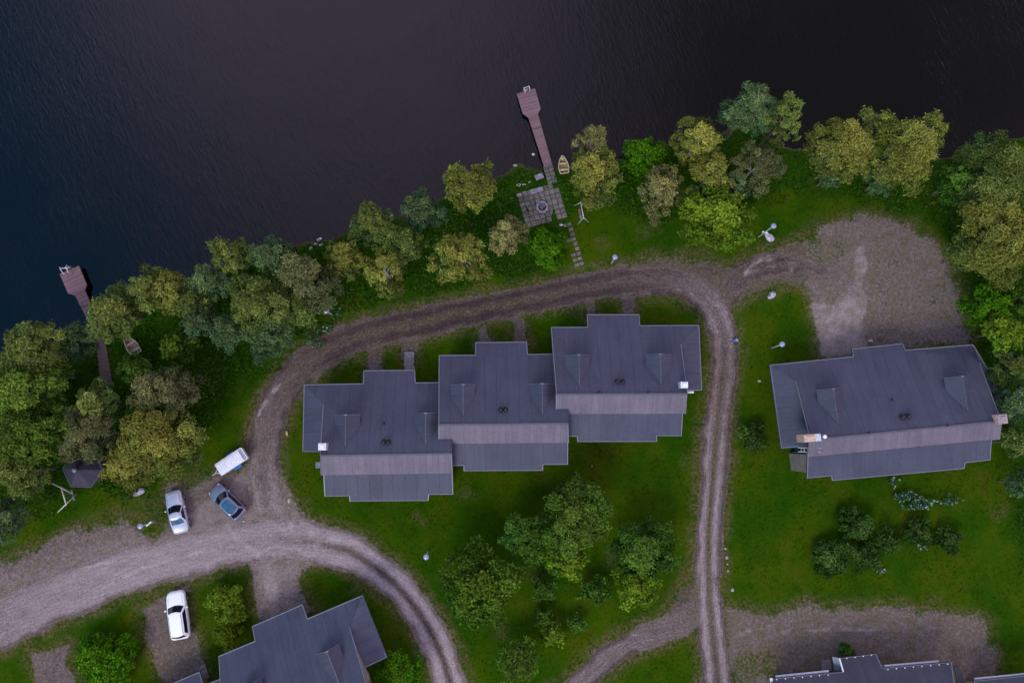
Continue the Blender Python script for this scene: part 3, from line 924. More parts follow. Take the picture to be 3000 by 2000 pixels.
# ---- east house, turned a little
h = House('detached_house', 'large grey roofed house at the right with tan brick chimney and roof ladder',
          [(2371, 1288.5), (2930, 1233.5)], (2380, 1054.8), brk=(2600, 1314))
h.lean('W', (2331, 1116.5), (2253.7, 1067.8))
h.lean('E', (2870, 1065.4), (2848, 1008.5))
A = h.pl['N'].hit(2870, 1065.4)
h.pl['E'] = Plane(A, h.d, .46)
h.slope('N', [(2253.7, 1067.8), (2497.6, 1042.7), (2495.2, 1020.5), (2645.6, 1004.2), (2653.4, 1023.9), (2851, 1007.6), (2870, 1065.4), (2926, 1211.7), (2930, 1233.5), (2371, 1288.5), (2374, 1267.8), (2331, 1116.5)])
h.slope('W', [(2253.7, 1067.8), (2331, 1116.5), (2374, 1267.8), (2375, 1305), (2334.4, 1310.3), (2287.8, 1313.7)])
h.slope('E', [(2851, 1007.6), (2912, 1110), (2947, 1214), (2926, 1211.7), (2870, 1065.4)], inner=(3,))
h.slope('U', [(2371, 1288.5), (2934.7, 1233.0), (2929.6, 1286.5), (2364, 1338.5)], True)
h.slope('L', [(2364, 1338.5), (2905.8, 1288.5), (2901.7, 1347.8), (2828.6, 1356.3), (2825.2, 1373.3), (2436.4, 1408.3), (2434, 1394.7), (2363.3, 1401.5)])
h.outline([(2253.7, 1067.8, 'W'), (2497.6, 1042.7, 'N'), (2495.2, 1020.5, 'N'), (2645.6, 1004.2, 'N'), (2653.4, 1023.9, 'N'), (2851, 1007.6, 'E'), (2912, 1110, 'E'), (2947, 1214, 'E'), (2936, 1236, 'U'), (2929.6, 1286.5, 'U'), (2905.8, 1288.5, 'L'),
           (2901.7, 1347.8, 'L'), (2828.6, 1356.3, 'L'), (2825.2, 1373.3, 'L'), (2436.4, 1408.3, 'L'), (2434, 1394.7, 'L'), (2363.3, 1401.5, 'L'), (2364.5, 1325, 'U'), (2375, 1306, 'W'), (2287.8, 1313.7, 'W')])
h.rake('W', (2331, 1116.5), (2373, 1284)); h.rake('E', (2870, 1065.4), (2929, 1224))
h.dormer((2391.5, 1142.7), (2463.6, 1137), (2440.8, 1138))
h.dormer((2764, 1106.5), (2838, 1101), (2818, 1101.5))
h.vents([(2642, 1221), (2659, 1219.3)], .2); h.vents([(2613, 1170), (2545, 1268), (2775, 1246)], .08, .22)
h.chimney((2372, 1283), (1.10, .68), 'N', .75, cap=simple('brick_cap', (.50, .37, .29), .85, 0, .3, 12), body=M_BRICK)
p0 = h.pl['N'].hit(2398, 1280); m = MB(); p = P(2397, 1281, p0.z + .8)
m.box((p.x, p.y, p.z - .6), .5, .66, 1.3, math.atan2(h.d.y, h.d.x)); o = m.build('metal_flue', M_SHEET, h.root, bevel=.03)
p0 = h.pl['N'].hit(2417, 1279); p = P(2417, 1278.5, p0.z + .7)
m = MB(); m.lathe((p.x, p.y, p0.z - .2), [(.09, 0), (.09, .7), (.18, .75), (.19, .9), (.1, 1.0)], 16); m.build('flue_pipe', M_WHITE, h.root, True)
h.chimney((2936, 1227), (.95, .86), 'N', .5, cap=simple('weathered_cap', (.30, .25, .25), .85, 0, .5, 8), body=M_BRICK)
# roof ladder
lad = MB()
for yy in (1311, 1323):
    lad.bar(h.pl['U'].hit(2404, yy + .5) + Vector((0, 0, .14)), P(2338, yy, 4.35), .06, .06)
for k in range(7):
    t = k / 7
    a = h.pl['U'].hit(2400, 1311).lerp(P(2338, 1311, 4.35), t * .99 + .004) + Vector((0, 0, .14 * (1 - t)))
    b = h.pl['U'].hit(2400, 1323).lerp(P(2338, 1323, 4.35), t * .99 + .004) + Vector((0, 0, .14 * (1 - t)))
    if k > 1: lad.bar(a, b, .05, .04)
lad.build('roof_ladder', M_SHEET, h.root)
# terrace deck at the corner
dk = MB()
a, b, c, d_ = P(2337, 1312, .9), P(2362, 1310, .9), P(2366, 1385, .9), P(2345, 1378, .9)
dk.hexa([q - Vector((0, 0, .9)) for q in (a, b, c, d_)], [a, b, c, d_]); dk.build('corner_deck', M_GREY, h.root)
h.finish()
bx = thing('storage_box', 'pale grey storage box on the corner deck of the right house', 'box', tuple(P(2346, 1335, .9)))
p = P(2346, 1335, 1.2); m = MB(); m.box((p.x, p.y, 1.2), .45, .82, .6, .25); m.build('box_body', M_SHEET, bx, bevel=.02)
m = MB(); m.box((p.x, p.y, 1.53), .5, .88, .06, .25); m.build('lid', M_WHITE, bx, bevel=.015)
ch = thing('garden_chair', 'white plastic garden chair on the corner deck of the right house', 'chair', tuple(P(2357, 1366, .9)))
p = P(2357, 1366, 1.3)
m = MB(); m.box((p.x, p.y, 1.32), .42, .44, .05, .1); m.build('seat', M_GREY, ch, bevel=.01)
m = MB(); m.box((p.x + .23, p.y, 1.55), .05, .46, .45, .1); m.box((p.x + .02, p.y + .23, 1.5), .42, .06, .05, .1); m.box((p.x + .02, p.y - .23, 1.5), .42, .06, .05, .1); m.build('backrest', M_WHITE, ch, bevel=.01)
for sx in (-1, 1):
    for sy in (-1, 1):
        m = MB(); m.tube([(p.x + sx * .18, p.y + sy * .18, 1.3), (p.x + sx * .2, p.y + sy * .2, .9)], .02, 6); m.build('leg', M_WHITE, ch)

# ---- south-west house, turned towards the lake
h = House('detached_house', 'grey roofed house at the bottom left turned at an angle beside the curving track',
          [(1075, 2010), (655, 2195)], (700, 1894.7), brk=(900, 2145), over=.95)
h.lean('E', (1024, 1836), (1062.5, 1740.8))
A = h.pl['N'].hit(1024, 1836); h.pl['E'] = Plane(A, h.d if h.d.x > 0 else -h.d, .30)
h.slope('N', [(639, 1920.2), (745.4, 1875.5), (737.2, 1832.7), (887.2, 1767), (901.8, 1809.2), (1062.5, 1740.8), (1024, 1836), (1071, 1999), (1075, 2010), (655, 2195), (648, 1984)])
h.slope('E', [(1062.5, 1740.8), (1135.4, 1924.4), (1060, 1960), (1024, 1836)], inner=(2,))
h.slope('U', [(1075, 2010), (655, 2195), (680, 2255), (1100, 2070)], True)
h.slope('L', [(680, 2255), (1100, 2070), (1130, 2140), (710, 2325)])
h.outline([(639, 1920.2, 'N'), (745.4, 1875.5, 'N'), (737.2, 1832.7, 'N'), (887.2, 1767, 'N'), (901.8, 1809.2, 'N'), (1062.5, 1740.8, 'N'), (1135.4, 1924.4, 'E'), (1060, 1960, 'E'), (1075, 2012, 'U'), (1100, 2070, 'U'), (1130, 2140, 'L'), (710, 2325, 'L'), (680, 2255, 'U'), (655, 2195, 'N')])
h.rake('E', (1024, 1836), (1075, 2010))
h.dormer((926, 1914), (993.6, 1886), (956, 1902))
h.dormer((708, 2007), (765.3, 1983), (737, 1996))
# white stair by the gable
st = MB()
for a_, b_ in (((1063, 1963), (1076, 1997)), ((1070, 1960), (1079, 1986))):
    st.bar(P(*a_, 2.6), P(*b_, 1.2), .07, .08)
for k in range(6):
    t = (k + .5) / 6
    st.bar(P(1063, 1963, 2.6).lerp(P(1075, 1993, 1.3), t), P(1070, 1960, 2.6).lerp(P(1080, 1988, 1.3), t), .14, .04)
st.build('outside_stair', M_SHEET, h.root)
h.finish()

h = House('detached_house', 'small corner of a grey roof at the bottom edge, left of the angled house',
          [(640, 2225), (300, 2372)], (609.7, 2000), brk=(500, 2345), over=.95)
h.slope('N', [(597, 2005), (585.5, 1964.8), (430, 2031), (440, 2072), (330, 2120), (300, 2372), (655, 2218), (649, 1984.5)])
h.slope('U', [(300, 2372), (655, 2218), (680, 2278), (325, 2432)], True)
h.outline([(597, 2005, 'N'), (585.5, 1964.8, 'N'), (430, 2031, 'N'), (440, 2072, 'N'), (330, 2120, 'N'), (300, 2372, 'N'), (325, 2432, 'U'), (680, 2278, 'U'), (655, 2218, 'N'), (649, 1984.5, 'N')], skip=(8,))
h.finish()

# ---- south-east houses with sheet metal roofs and white gutters
def gutter(h, a, b, z=2.85):
    m = MB()
    A_, B_ = P(*a, z), P(*b, z)
    dirn = (B_ - A_).normalized(); sd_ = Vector((-dirn.y, dirn.x, 0))
    m.bar(A_, B_, .15, .05)
    m.bar(A_ + sd_ * .085, B_ + sd_ * .085, .02, .13); m.bar(A_ - sd_ * .085, B_ - sd_ * .085, .02, .13)
    m.build('gutter', M_GUTTER, h.root)

h = House('detached_house', 'dark metal roofed house at the bottom right edge with white gutters and porch',
          [(2280, 2192), (2812, 2138)], (2350, 1976), brk=(2550, 2220), over=1.15, roofmat=M_ROOF_METAL, south_mat=M_ROOF_METAL)
h.slope('N', [(2258, 1986), (2436, 1968.5), (2470, 1966), (2458, 1926), (2567, 1912.3), (2586, 1954), (2789, 1937), (2812, 2138), (2280, 2192)])
h.slope('U', [(2280, 2192), (2812, 2138), (2816, 2195), (2284, 2250)], True)
h.outline([(2258, 1986, 'N'), (2436, 1968.5, 'N'), (2470, 1966, 'N'), (2458, 1926, 'N'), (2567, 1912.3, 'N'), (2586, 1954, 'N'), (2789, 1937, 'N'), (2812, 2138, 'N'), (2816, 2195, 'U'), (2284, 2250, 'U'), (2280, 2192, 'N')])
gutter(h, (2272, 1981), (2428, 1965)); gutter(h, (2591, 1950), (2750, 1936.5))
m = MB(); m.bar(P(2459, 1927, 3.0), P(2470, 1966, 3.2), .10, .12); m.build('verge_trim', M_WHITE, h.root)
m = MB(); m.bar(P(2259, 1985, 3.05), P(2266, 2040, 3.3), .2, .12); m.build('verge_trim', M_WHITE, h.root)
m = MB(); m.face([P(2438, 1922.5, 2.2), P(2457, 1926, 2.55), P(2469, 1966, 2.55), P(2445, 1962, 2.2)]); m.build('porch_roof', M_GREY, h.root)
m = MB(); q = [P(2407, 1936, .3), P(2434, 1932, .3), P(2437, 1964, .3), P(2408, 1966, .3)]
m.hexa([a - Vector((0, 0, .4)) for a in q], q); m.build('porch_step', simple('weathered_deck', (.16, .14, .14), .8, 0, .25, 8), h.root)
m = MB(); q = [P(2796, 1952, 1.8), P(2811, 1951, 1.8), P(2829, 2004, 1.8), P(2806, 2006, 1.8)]
m.hexa([a - Vector((0, 0, .12)) for a in q], q); m.build('porch_roof', M_ROOF_METAL, h.root)
sg = MB()
for k, x in enumerate(range(2275, 2790, 25)):
    if 2440 < x < 2600: continue
    y = 1986 - (x - 2258) * .0905
    p = h.pl['N'].hit(x, y + 4); sg.box((p.x, p.y, p.z + .05), .08, .08, .1)
for x in range(2480, 2570, 24):
    p = h.pl['N'].hit(x, 1926 - (x - 2458) * .125 + 3); sg.box((p.x, p.y, p.z + .05), .08, .08, .1)
sg.build('snow_guard', M_WHITE, h.root)
h.finish()
h = House('detached_house', 'thin slice of dark metal roof with white gutter in the bottom right corner',
          [(2862, 2205), (3110, 2178)], (2900, 1986), brk=(2950, 2240), over=1.15, roofmat=M_ROOF_METAL, south_mat=M_ROOF_METAL)
h.slope('N', [(2852, 1992), (3090, 1968), (3110, 2178), (2862, 2205)])
h.slope('U', [(2862, 2205), (3110, 2178), (3114, 2235), (2866, 2262)], True)
h.outline([(2852, 1992, 'N'), (3090, 1968, 'N'), (3110, 2178, 'N'), (3114, 2235, 'U'), (2866, 2262, 'U'), (2862, 2205, 'N')])
gutter(h, (2855, 1988), (3080, 1966))
h.finish()
# ------------------------------------------------------------------ piers, patio, paths
M_DECK = None
def deck_material():
    m, nt, out = newmat('deck_boards')
    uv = nd(nt, 'ShaderNodeUVMap', uv_map='roof_uv').outputs[0]
    pos = nd(nt, 'ShaderNodeNewGeometry').outputs['Position']
    sep = nd(nt, 'ShaderNodeSeparateXYZ', {0: uv})
    u = mth(nt, 'DIVIDE', sep.outputs[1], .14)
    wn = nd(nt, 'ShaderNodeTexWhiteNoise', {'W': mth(nt, 'FLOOR', u)}, noise_dimensions='1D').outputs['Value']
    fx = mth(nt, 'ABSOLUTE', mth(nt, 'SUBTRACT', mth(nt, 'FRACT', u), .5))
    gap = mr(nt, fx, .40, .5)
    n = noise(nt, pos, 5, 4)
    v = mth(nt, 'MULTIPLY', mr(nt, wn, 0, 1, .85, 1.15), mr(nt, n, .3, .7, .85, 1.15))
    v = mth(nt, 'MULTIPLY', v, mth(nt, 'SUBTRACT', 1.0, mth(nt, 'MULTIPLY', gap, .5)))
    vc = nd(nt, 'ShaderNodeCombineColor', {0: v, 1: v, 2: v}).outputs[0]
    c = mixc(nt, 1.0, (.170, .100, .108), vc, 'MULTIPLY')
    b = nd(nt, 'ShaderNodeBsdfPrincipled', {'Base Color': c, 'Roughness': .75, 'Specular IOR Level': .25})
    nt.links.new(b.outputs[0], out.inputs[0])
    return m
M_DECK = deck_material()
M_PILE = simple('pile_wood', (.05, .035, .03), .8)
M_WOOD = simple('grey_wood', (.36, .32, .29), .8, 0, .25, 6)
M_WOOD_BR = simple('brown_wood', (.15, .10, .09), .8, 0, .25, 6)
M_STEEL = simple('white_steel', (.62, .62, .64), .35, .2, .05)


def pier(label, outline, joint, ladder, zt, piles):
    top = [P(x, y, zt) for x, y in outline]
    c = sum(top, Vector()) / len(top)
    root = thing('pier', label, 'pier', (c.x, c.y, WATER_Z))
    ax = (top[-1] - top[0]); ax.z = 0; ax.normalize()      # first and last point: the left side
    mb = MB()
    uv = [((p - c).dot(Vector((-ax.y, ax.x, 0))), (p - c).dot(ax)) for p in top]
    mb.face(top, uv)
    bot = [p - Vector((0, 0, .16)) for p in top]
    mb.face(bot[::-1])
    for i in range(len(top)):
        j = (i + 1) % len(top)
        mb.face([top[i], top[j], bot[j], bot[i]])
    mb.build('deck', M_DECK, root)
    m = MB(); m.bar(P(*joint[0], zt + .012), P(*joint[1], zt + .012), .09, .03); m.build('joint_strip', M_PILE, root)
    for x, y in piles:
        p = P(x, y, zt - .1); m = MB(); m.tube([(p.x, p.y, zt - .12), (p.x, p.y, -2.2)], .1, 8); m.build('pile', M_PILE, root)
    m = MB()
    for (a, b) in ladder:
        A, B = P(*a, zt + .02), P(*b, zt + .02)
        dv = (A - B); dv.z = 0
        o = A + dv * .5
        m.tube([B, B + Vector((0, 0, .75)), A + Vector((0, 0, .8)), o + Vector((0, 0, .55)), o + Vector((0, 0, -1.2))], .032, 8)
    (a0, b0), (a1, b1) = ladder
    A0, A1 = P(*a0, zt), P(*a1, zt)
    d0 = (A0 - P(*b0, zt)); d0.z = 0
    for z in (-.15, -.45, -.75): m.tube([A0 + d0 * .5 + Vector((0, 0, z)), A1 + d0 * .5 + Vector((0, 0, z))], .03, 6)
    m.tube([A0 + Vector((0, 0, .8)), A1 + Vector((0, 0, .8))], .03, 6)
    m.build('bathing_ladder', M_STEEL, root, True)
    return root

pier('reddish wooden pier with white ladder reaching from the paved patio into the lake',
     [(1513.8, 275.3), (1567.3, 258.7), (1583.9, 317.3), (1576.3, 335.2), (1617.5, 482), (1595, 491.5), (1548.2, 345.4), (1531, 332.7)],
     [(1561, 379.5), (1586.5, 373)], [((1535, 268), (1538, 277)), ((1549, 263), (1551.5, 272))], .22,
     [(1520, 282), (1564, 268), (1578, 316), (1535, 328), (1556, 360), (1575, 358), (1586, 440), (1602, 436)])
pier('reddish wooden pier with white ladder running out of the dense trees at the left',
     [(174.7, 802.8), (230.9, 778.6), (253.8, 833.4), (248.7, 851.3), (300, 968), (277, 978), (220.7, 866.6), (199, 859)],
     [(236, 901), (264, 890.5)], [((189, 793), (199, 807)), ((206, 788), (212, 803))], .30,
     [(181, 806), (226, 787), (246, 832), (205, 854), (232, 890), (252, 880), (262, 930), (280, 925)])


def slab_material():
    m, nt, out = newmat('paving_slab')
    att = nd(nt, 'ShaderNodeAttribute', attribute_name='tint').outputs['Color']
    pos = nd(nt, 'ShaderNodeNewGeometry').outputs['Position']
    n = noise(nt, pos, 4, 5); n2 = noise(nt, pos, 16, 3)
    v = mth(nt, 'MULTIPLY', mr(nt, n, .3, .7, .75, 1.25), mr(nt, n2, .3, .7, .8, 1.2))
    vc = nd(nt, 'ShaderNodeCombineColor', {0: v, 1: v, 2: v}).outputs[0]
    c = mixc(nt, 1.0, att, vc, 'MULTIPLY')
    b = nd(nt, 'ShaderNodeBsdfPrincipled', {'Base Color': c, 'Roughness': .85, 'Specular IOR Level': .2})
    nt.links.new(b.outputs[0], out.inputs[0])
    return m
M_SLAB = slab_material()


def slabs(name, label, cells, z=.06):
    """cells: list of (centre, ux, uy) half-axis vectors -> one paved surface"""
    V, F, C = [], [], []
    for c, ux, uy in cells:
        zz = z + random.uniform(-.012, .012)
        r = random.uniform(.75, 1.25)
        col = random.choice([(.150, .122, .112), (.132, .114, .104), (.168, .132, .110), (.122, .110, .108)])
        i = len(V)
        for lvl in (0, 1):
            for sx, sy in ((-1, -1), (1, -1), (1, 1), (-1, 1)):
                p = c + ux * sx * (.99 - .02 * lvl) + uy * sy * (.99 - .02 * lvl)
                V.append((p.x, p.y, zz - .12 + .12 * lvl + (random.uniform(-.004, .004) if lvl else 0)))
        for f in ((4, 5, 6, 7), (0, 1, 5, 4), (1, 2, 6, 5), (2, 3, 7, 6), (3, 0, 4, 7)):
            F.append([i + k for k in f]); C.append((col[0] * r, col[1] * r, col[2] * r, 1))
    me = mesh_np(name, np.array(V), np.array(F), M_SLAB, False, facec={'tint': np.array(C)})
    o = bpy.data.objects.new(name, me); put(o); tag(o, label, kind='structure')

O = P(1513, 567); e2 = (P(1547, 682) - O).normalized(); e1 = Vector((-e2.y, e2.x, 0))
if e1.x < 0: e1 = -e1
q = .535
cells = []
for i in range(8):
    for j in range(7):
        if 2.7 < i < 4.9 and 2.2 < j < 4.6 and i in (3, 4) and j in (3,): continue
        c = O + e1 * (i + .5) * q + e2 * (j + .5) * q
        cells.append((c, e1 * (q / 2 - .022), e2 * (q / 2 - .022)))
slabs('patio', 'grey stone slab patio around the fire pit between pier and lawn', cells)
# walkway between pier and patio, then stepping slabs across the lawn
W0 = P(1590, 487); W1 = P(1634.5, 640)
wd = (W1 - W0).normalized(); wr = Vector((-wd.y, wd.x, 0))
if wr.x < 0: wr = -wr
cells = []
L = (P(1603, 543) - W0).dot(wd)
nrow = 5
for j in range(nrow):
    for i in range(2):
        c = W0 + wr * (i + .5) * .50 + wd * (j + .5) * L / nrow
        cells.append((c, wr * .235, wd * (L / nrow / 2 - .02)))
slabs('path', 'two slab wide stone walkway joining the pier to the patio', cells, .07)
cells = []
S0 = P(1651, 655); S1 = P(1692, 783); sdv = (S1 - S0).normalized(); sr = Vector((-sdv.y, sdv.x, 0))
if sr.x < 0: sr = -sr
L = (S1 - S0).length; nrow = 9
for j in range(nrow):
    for i in range(2):
        if (i, j) in ((0, 2), (0, 4), (0, 5)): continue
        c = S0 + sr * ((i - .5) * .52 + .25 + random.uniform(-.03, .03)) + sdv * (j + .5) * L / nrow
        cells.append((c, sr * .22, sdv * random.uniform(.15, .19)))
slabs('path', 'stepping slabs leading from the patio across the lawn to the track', cells, .05)
for lab, quad, nx, ny in (('short slab walk at the left porch of the angled house', [(753, 1790), (783, 1779), (793, 1806), (760, 1820)], 2, 3),
                          ('short slab walk at the right porch of the angled house', [(858, 1750), (890, 1738), (908, 1795), (890, 1802)], 2, 4),
                          ('slab walk beside the bottom left house corner', [(564, 1938), (596, 1927), (614, 1985), (590, 1995)], 2, 4)):
    a, b, c, d_ = [P(*t) for t in quad]
    cells = []
    for i in range(nx):
        for j in range(ny):
            u, v = (i + .5) / nx, (j + .5) / ny
            p = a.lerp(b, u).lerp(d_.lerp(c, u), v)
            ux = (b - a) / nx / 2 * .93; uy = (d_ - a).lerp(c - b, u) / ny / 2 * .93
            cells.append((p, ux, uy))
    slabs('path', lab, cells, .06)


def boardwalk(label, quad, n, z, mat, name='boardwalk'):
    a, b, c, d_ = [P(*t, z) for t in quad]
    ctr = (a + b + c + d_) / 4
    root = thing(name, label, 'boardwalk', (ctr.x, ctr.y, 0))
    m = MB()
    for k in range(n):
        t = (k + .5) / n
        A, B = a.lerp(d_, t), b.lerp(c, t)
        wv = ((d_ - a).length / n) * .74
        j = (A - B).normalized() * random.uniform(-.05, .05)
        m.bar(A + j, B + j, wv, .05)
    m.build('planks', mat, root)
    m = MB()
    for t in (.18, .82):
        m.bar(a.lerp(b, t) - Vector((0, 0, .08)), d_.lerp(c, t) - Vector((0, 0, .08)), .07, .10)
    m.build('joist', M_PILE, root)
boardwalk('weathered plank walk from the track to the west unit porch', [(1184, 1031), (1212, 1030), (1214, 1088), (1184, 1088)], 17, .22, simple('pale_planks', (.25, .215, .225), .8, 0, .25, 7))
boardwalk('low plank step at the left of the west unit porch', [(1082, 1068), (1107, 1067), (1110, 1090), (1081, 1090)], 6, .2, simple('dark_planks', (.13, .105, .11), .8, 0, .25, 7))
boardwalk('reddish brown boardwalk through the trees to the left pier', [(278, 975), (302, 965), (331, 1130), (296, 1132)], 44, .12, M_WOOD_BR)

# ------------------------------------------------------------------ fire pit, benches
c = P(1588, 609, 0)
fp = thing('fire_pit', 'round stone fire pit with charred logs in the middle of the patio', 'fire pit', tuple(c))
M_STONE = simple('grey_stone', (.20, .185, .215), .85, 0, .35, 5, .2, .8, 9)
m = MB()
for k in range(8):
    a = 2 * math.pi * (k + .5) / 8
    m.box((c.x + .50 * math.cos(a), c.y + .50 * math.sin(a), .20), .24, .39, .30, a)
m.build('stone_ring', M_STONE, fp, bevel=.04)
m = MB(); m.lathe((c.x, c.y, .04), [(.45, 0), (.42, .06), (.2, .09), (.02, .1)], 16); m.build('ash', simple('ash', (.03, .026, .03), .95, 0, .6, 14), fp)
m = MB()
for a, dx, dy in ((.3, .0, .05), (1.2, .08, -.02), (2.3, -.1, -.08), (2.9, .05, .14)):
    v = Vector((math.cos(a), math.sin(a), 0)) * .26
    m.tube([Vector((c.x + dx, c.y + dy, .18)) - v, Vector((c.x + dx, c.y + dy, .22)) + v], .055, 7)
m.build('log', simple('charred_wood', (.14, .12, .12), .9, 0, .7, 8), fp)
m = MB()
for k in range(6): m.bar((c.x - .3, c.y + .12 + k * .055, .37), (c.x + .3, c.y + .12 + k * .055, .37), .02, .02)
m.build('grill_grate', M_GREY, fp)

def stone_bench(label, a, b, w, h=.45):
    A, B = P(*a, h), P(*b, h)
    dv = (B - A); L = dv.length; dv /= L
    c = (A + B) / 2; ang = math.atan2(dv.y, dv.x)
    r = thing('stone_bench', label, 'bench', (c.x, c.y, 0))
    m = MB(); m.box((c.x, c.y, h - .07), L, w, .14, ang); m.build('seat', M_STONE, r, bevel=.03)
    for t in (-.36, .36):
        p = c + dv * L * t; m = MB(); m.box((p.x, p.y, (h - .14) / 2), .22, w * .8, h - .14, ang); m.build('support', M_STONE, r)
stone_bench('grey stone bench along the lake side of the patio', (1554, 563), (1591, 552), .50)
stone_bench('short grey stone block bench beside the walkway near the pier', (1569, 521), (1591, 513), .55, .35)

# ------------------------------------------------------------------ boats
def rowboat(label, bow, stern, width, hull, inner, zb=.15):
    A, B = P(*bow, zb + .45), P(*stern, zb + .4)
    dv = A - B; dv.z = 0; L = dv.length; ang = math.atan2(dv.y, dv.x)
    c = (A + B) / 2
    r = thing('rowboat', label, 'boat', (c.x, c.y, zb), rotz=ang)
    nS = 13
    def section(t, k):
        x = -L / 2 + L * t
        w = width / 2 * (math.sin(math.pi * min(1, .30 + t * .70)) ** .7 if t > .28 else .80 + .20 * t / .28) * (1 if t < .95 else .55)
        if t >= .999: w = .02
        sheer = .42 + .16 * max(0, t - .4) ** 2 * 2.7
        keel = .0 + (.30 * max(0, (t - .75) / .25) ** 2)
        out = []
        for j in range(9):
            a = math.pi * j / 8
            yy = -math.cos(a) * (w - k); zz = sheer - (sheer - keel - k) * math.sin(a) ** .7
            out.append((x, yy, zz))
        return out
    def shell(k, name, mat):
        V, F = [], []
        for i in range(nS):
            V += section(i / (nS - 1), k)
        for i in range(nS - 1):
            for j in range(8):
                F.append((i * 9 + j, i * 9 + j + 1, (i + 1) * 9 + j + 1, (i + 1) * 9 + j))
        mb = MB(); mb.v = V; mb.f = F; mb.uv = [None] * len(F); mb.mi = [0] * len(F)
        if True:
            mb.f.append(tuple(range(9))); mb.uv.append(None); mb.mi.append(0)
        return mb.build(name, mat, r, True, local=True)
    shell(0, 'hull', hull); shell(.05, 'inner_hull', inner)
    g = MB()
    pl = [Vector(section(i / (nS - 1), 0)[0]) + Vector((0, 0, .02)) for i in range(nS)]; pr = [Vector(section(i / (nS - 1), 0)[8]) + Vector((0, 0, .02)) for i in range(nS)]
    for l in (pl, pr):
        for i in range(nS - 1): g.bar(l[i], l[i + 1], .08, .05)
    g.bar(pl[0], pr[0], .08, .06)
    g.build('gunwale', hull, r, local=True)
    for t in (.22, .58):
        x = -L / 2 + L * t; w = width * .44
        m = MB(); m.box((x, 0, .33), .17, w * 1.85, .035); m.build('thwart', hull, r, local=True)
    m = MB(); m.box((L * .36, 0, .45), L * .16, width * .34, .03); m.build('bow_deck', hull, r, local=True)
rowboat('small pale yellow rowboat pulled up beside the central pier', (1647, 457), (1653.5, 508), 1.02, simple('boat_cream', (.40, .335, .175), .5, 0, .2, 4), simple('boat_brown', (.26, .18, .09), .7, 0, .35, 6))
rowboat('old grey wooden rowboat lying under the trees by the left boardwalk', (366, 984), (402, 1036), 1.15, simple('boat_grey', (.30, .26, .21), .8, 0, .35, 6), simple('boat_grey_in', (.22, .16, .12), .85, 0, .4, 6))

# ------------------------------------------------------------------ lamps
M_POLE = simple('lamp_pole', (.42, .42, .42), .5, .2, .1)
M_HEAD = simple('lamp_head', (.27, .29, .42), .35, .3, .15, 8)
def lamp(label, base, head, sign=None):
    b = P(*base, 0)
    # height from the sight line of the head passing above the base
    best = min((( P(*head, z).xy - b.xy).length, z) for z in [2.4 + .05 * k for k in range(60)])
    z = best[1]
    t = P(*head, z)
    gz = ground_z(b.x, b.y)
    r = thing('lamp_post', label, 'street lamp', (b.x, b.y, gz), 'lamp posts around the houses')
    top = Vector((t.x, t.y, z))
    m = MB(); m.tube([(b.x, b.y, gz - .1), (b.x, b.y, gz + .5), top - Vector((0, 0, .1))], [.065, .06, .045], 8); m.build('pole', M_POLE, r, True)
    m = MB(); m.lathe((t.x, t.y, z - .22), [(.06, 0), (.13, .03), (.15, .16), (.27, .17), (.275, .21), (.20, .27), (.06, .31), (.01, .32)], 20); m.build('lamp_head', M_HEAD, r, True)
    if sign:
        A, B, zz = sign
        m = MB(); m.bar(P(*A, zz), P(*B, zz), .10, .30); m.build('sign_board', M_WHITE, r)
lamp('lamp post on the grass below the trees at the bend left of the house row', (975.8, 924), (955, 911))
lamp('lamp post on the lawn beside the end of the stepping slabs', (1790, 773), (1802, 753))
lamp('tall lamp post with small sign boards next to the long boulder', (2219.6, 696), (2266.8, 661.5), ((2233, 679), (2248, 683), 1.6))
lamp('lamp post on the lawn just above the northwest corner of the right house', (2257.8, 1020), (2291.8, 1008))
lamp('lamp post on the lawn outside the curve of the lower track', (1254.5, 1612), (1248.5, 1631))
lamp('lamp post with a tilted sign board left of the silver car', (457, 1527), (410, 1541), ((430, 1540), (444, 1527), 1.7))

# ------------------------------------------------------------------ rocks
def rock_mat(name, a, b):
    m, nt, out = newmat(name)
    pos = nd(nt, 'ShaderNodeNewGeometry').outputs['Position']
    n = noise(nt, pos, 5, 5, .7); n2 = noise(nt, pos, 22, 3)
    c = mixc(nt, mr(nt, n, .40, .58), a, b)
    v = mr(nt, n2, .3, .7, .7, 1.3); vc = nd(nt, 'ShaderNodeCombineColor', {0: v, 1: v, 2: v}).outputs[0]
    c = mixc(nt, 1.0, c, vc, 'MULTIPLY')
    bp = nd(nt, 'ShaderNodeBump', {'Strength': .8, 'Distance': .06, 'Height': n}).outputs[0]
    b_ = nd(nt, 'ShaderNodeBsdfPrincipled', {'Base Color': c, 'Roughness': .85, 'Normal': bp})
    nt.links.new(b_.outputs[0], out.inputs[0])
    return m
M_ROCK = rock_mat('boulder', (.17, .155, .20), (.56, .52, .56))
M_ROCK2 = rock_mat('shore_stone', (.22, .19, .18), (.42, .37, .34))
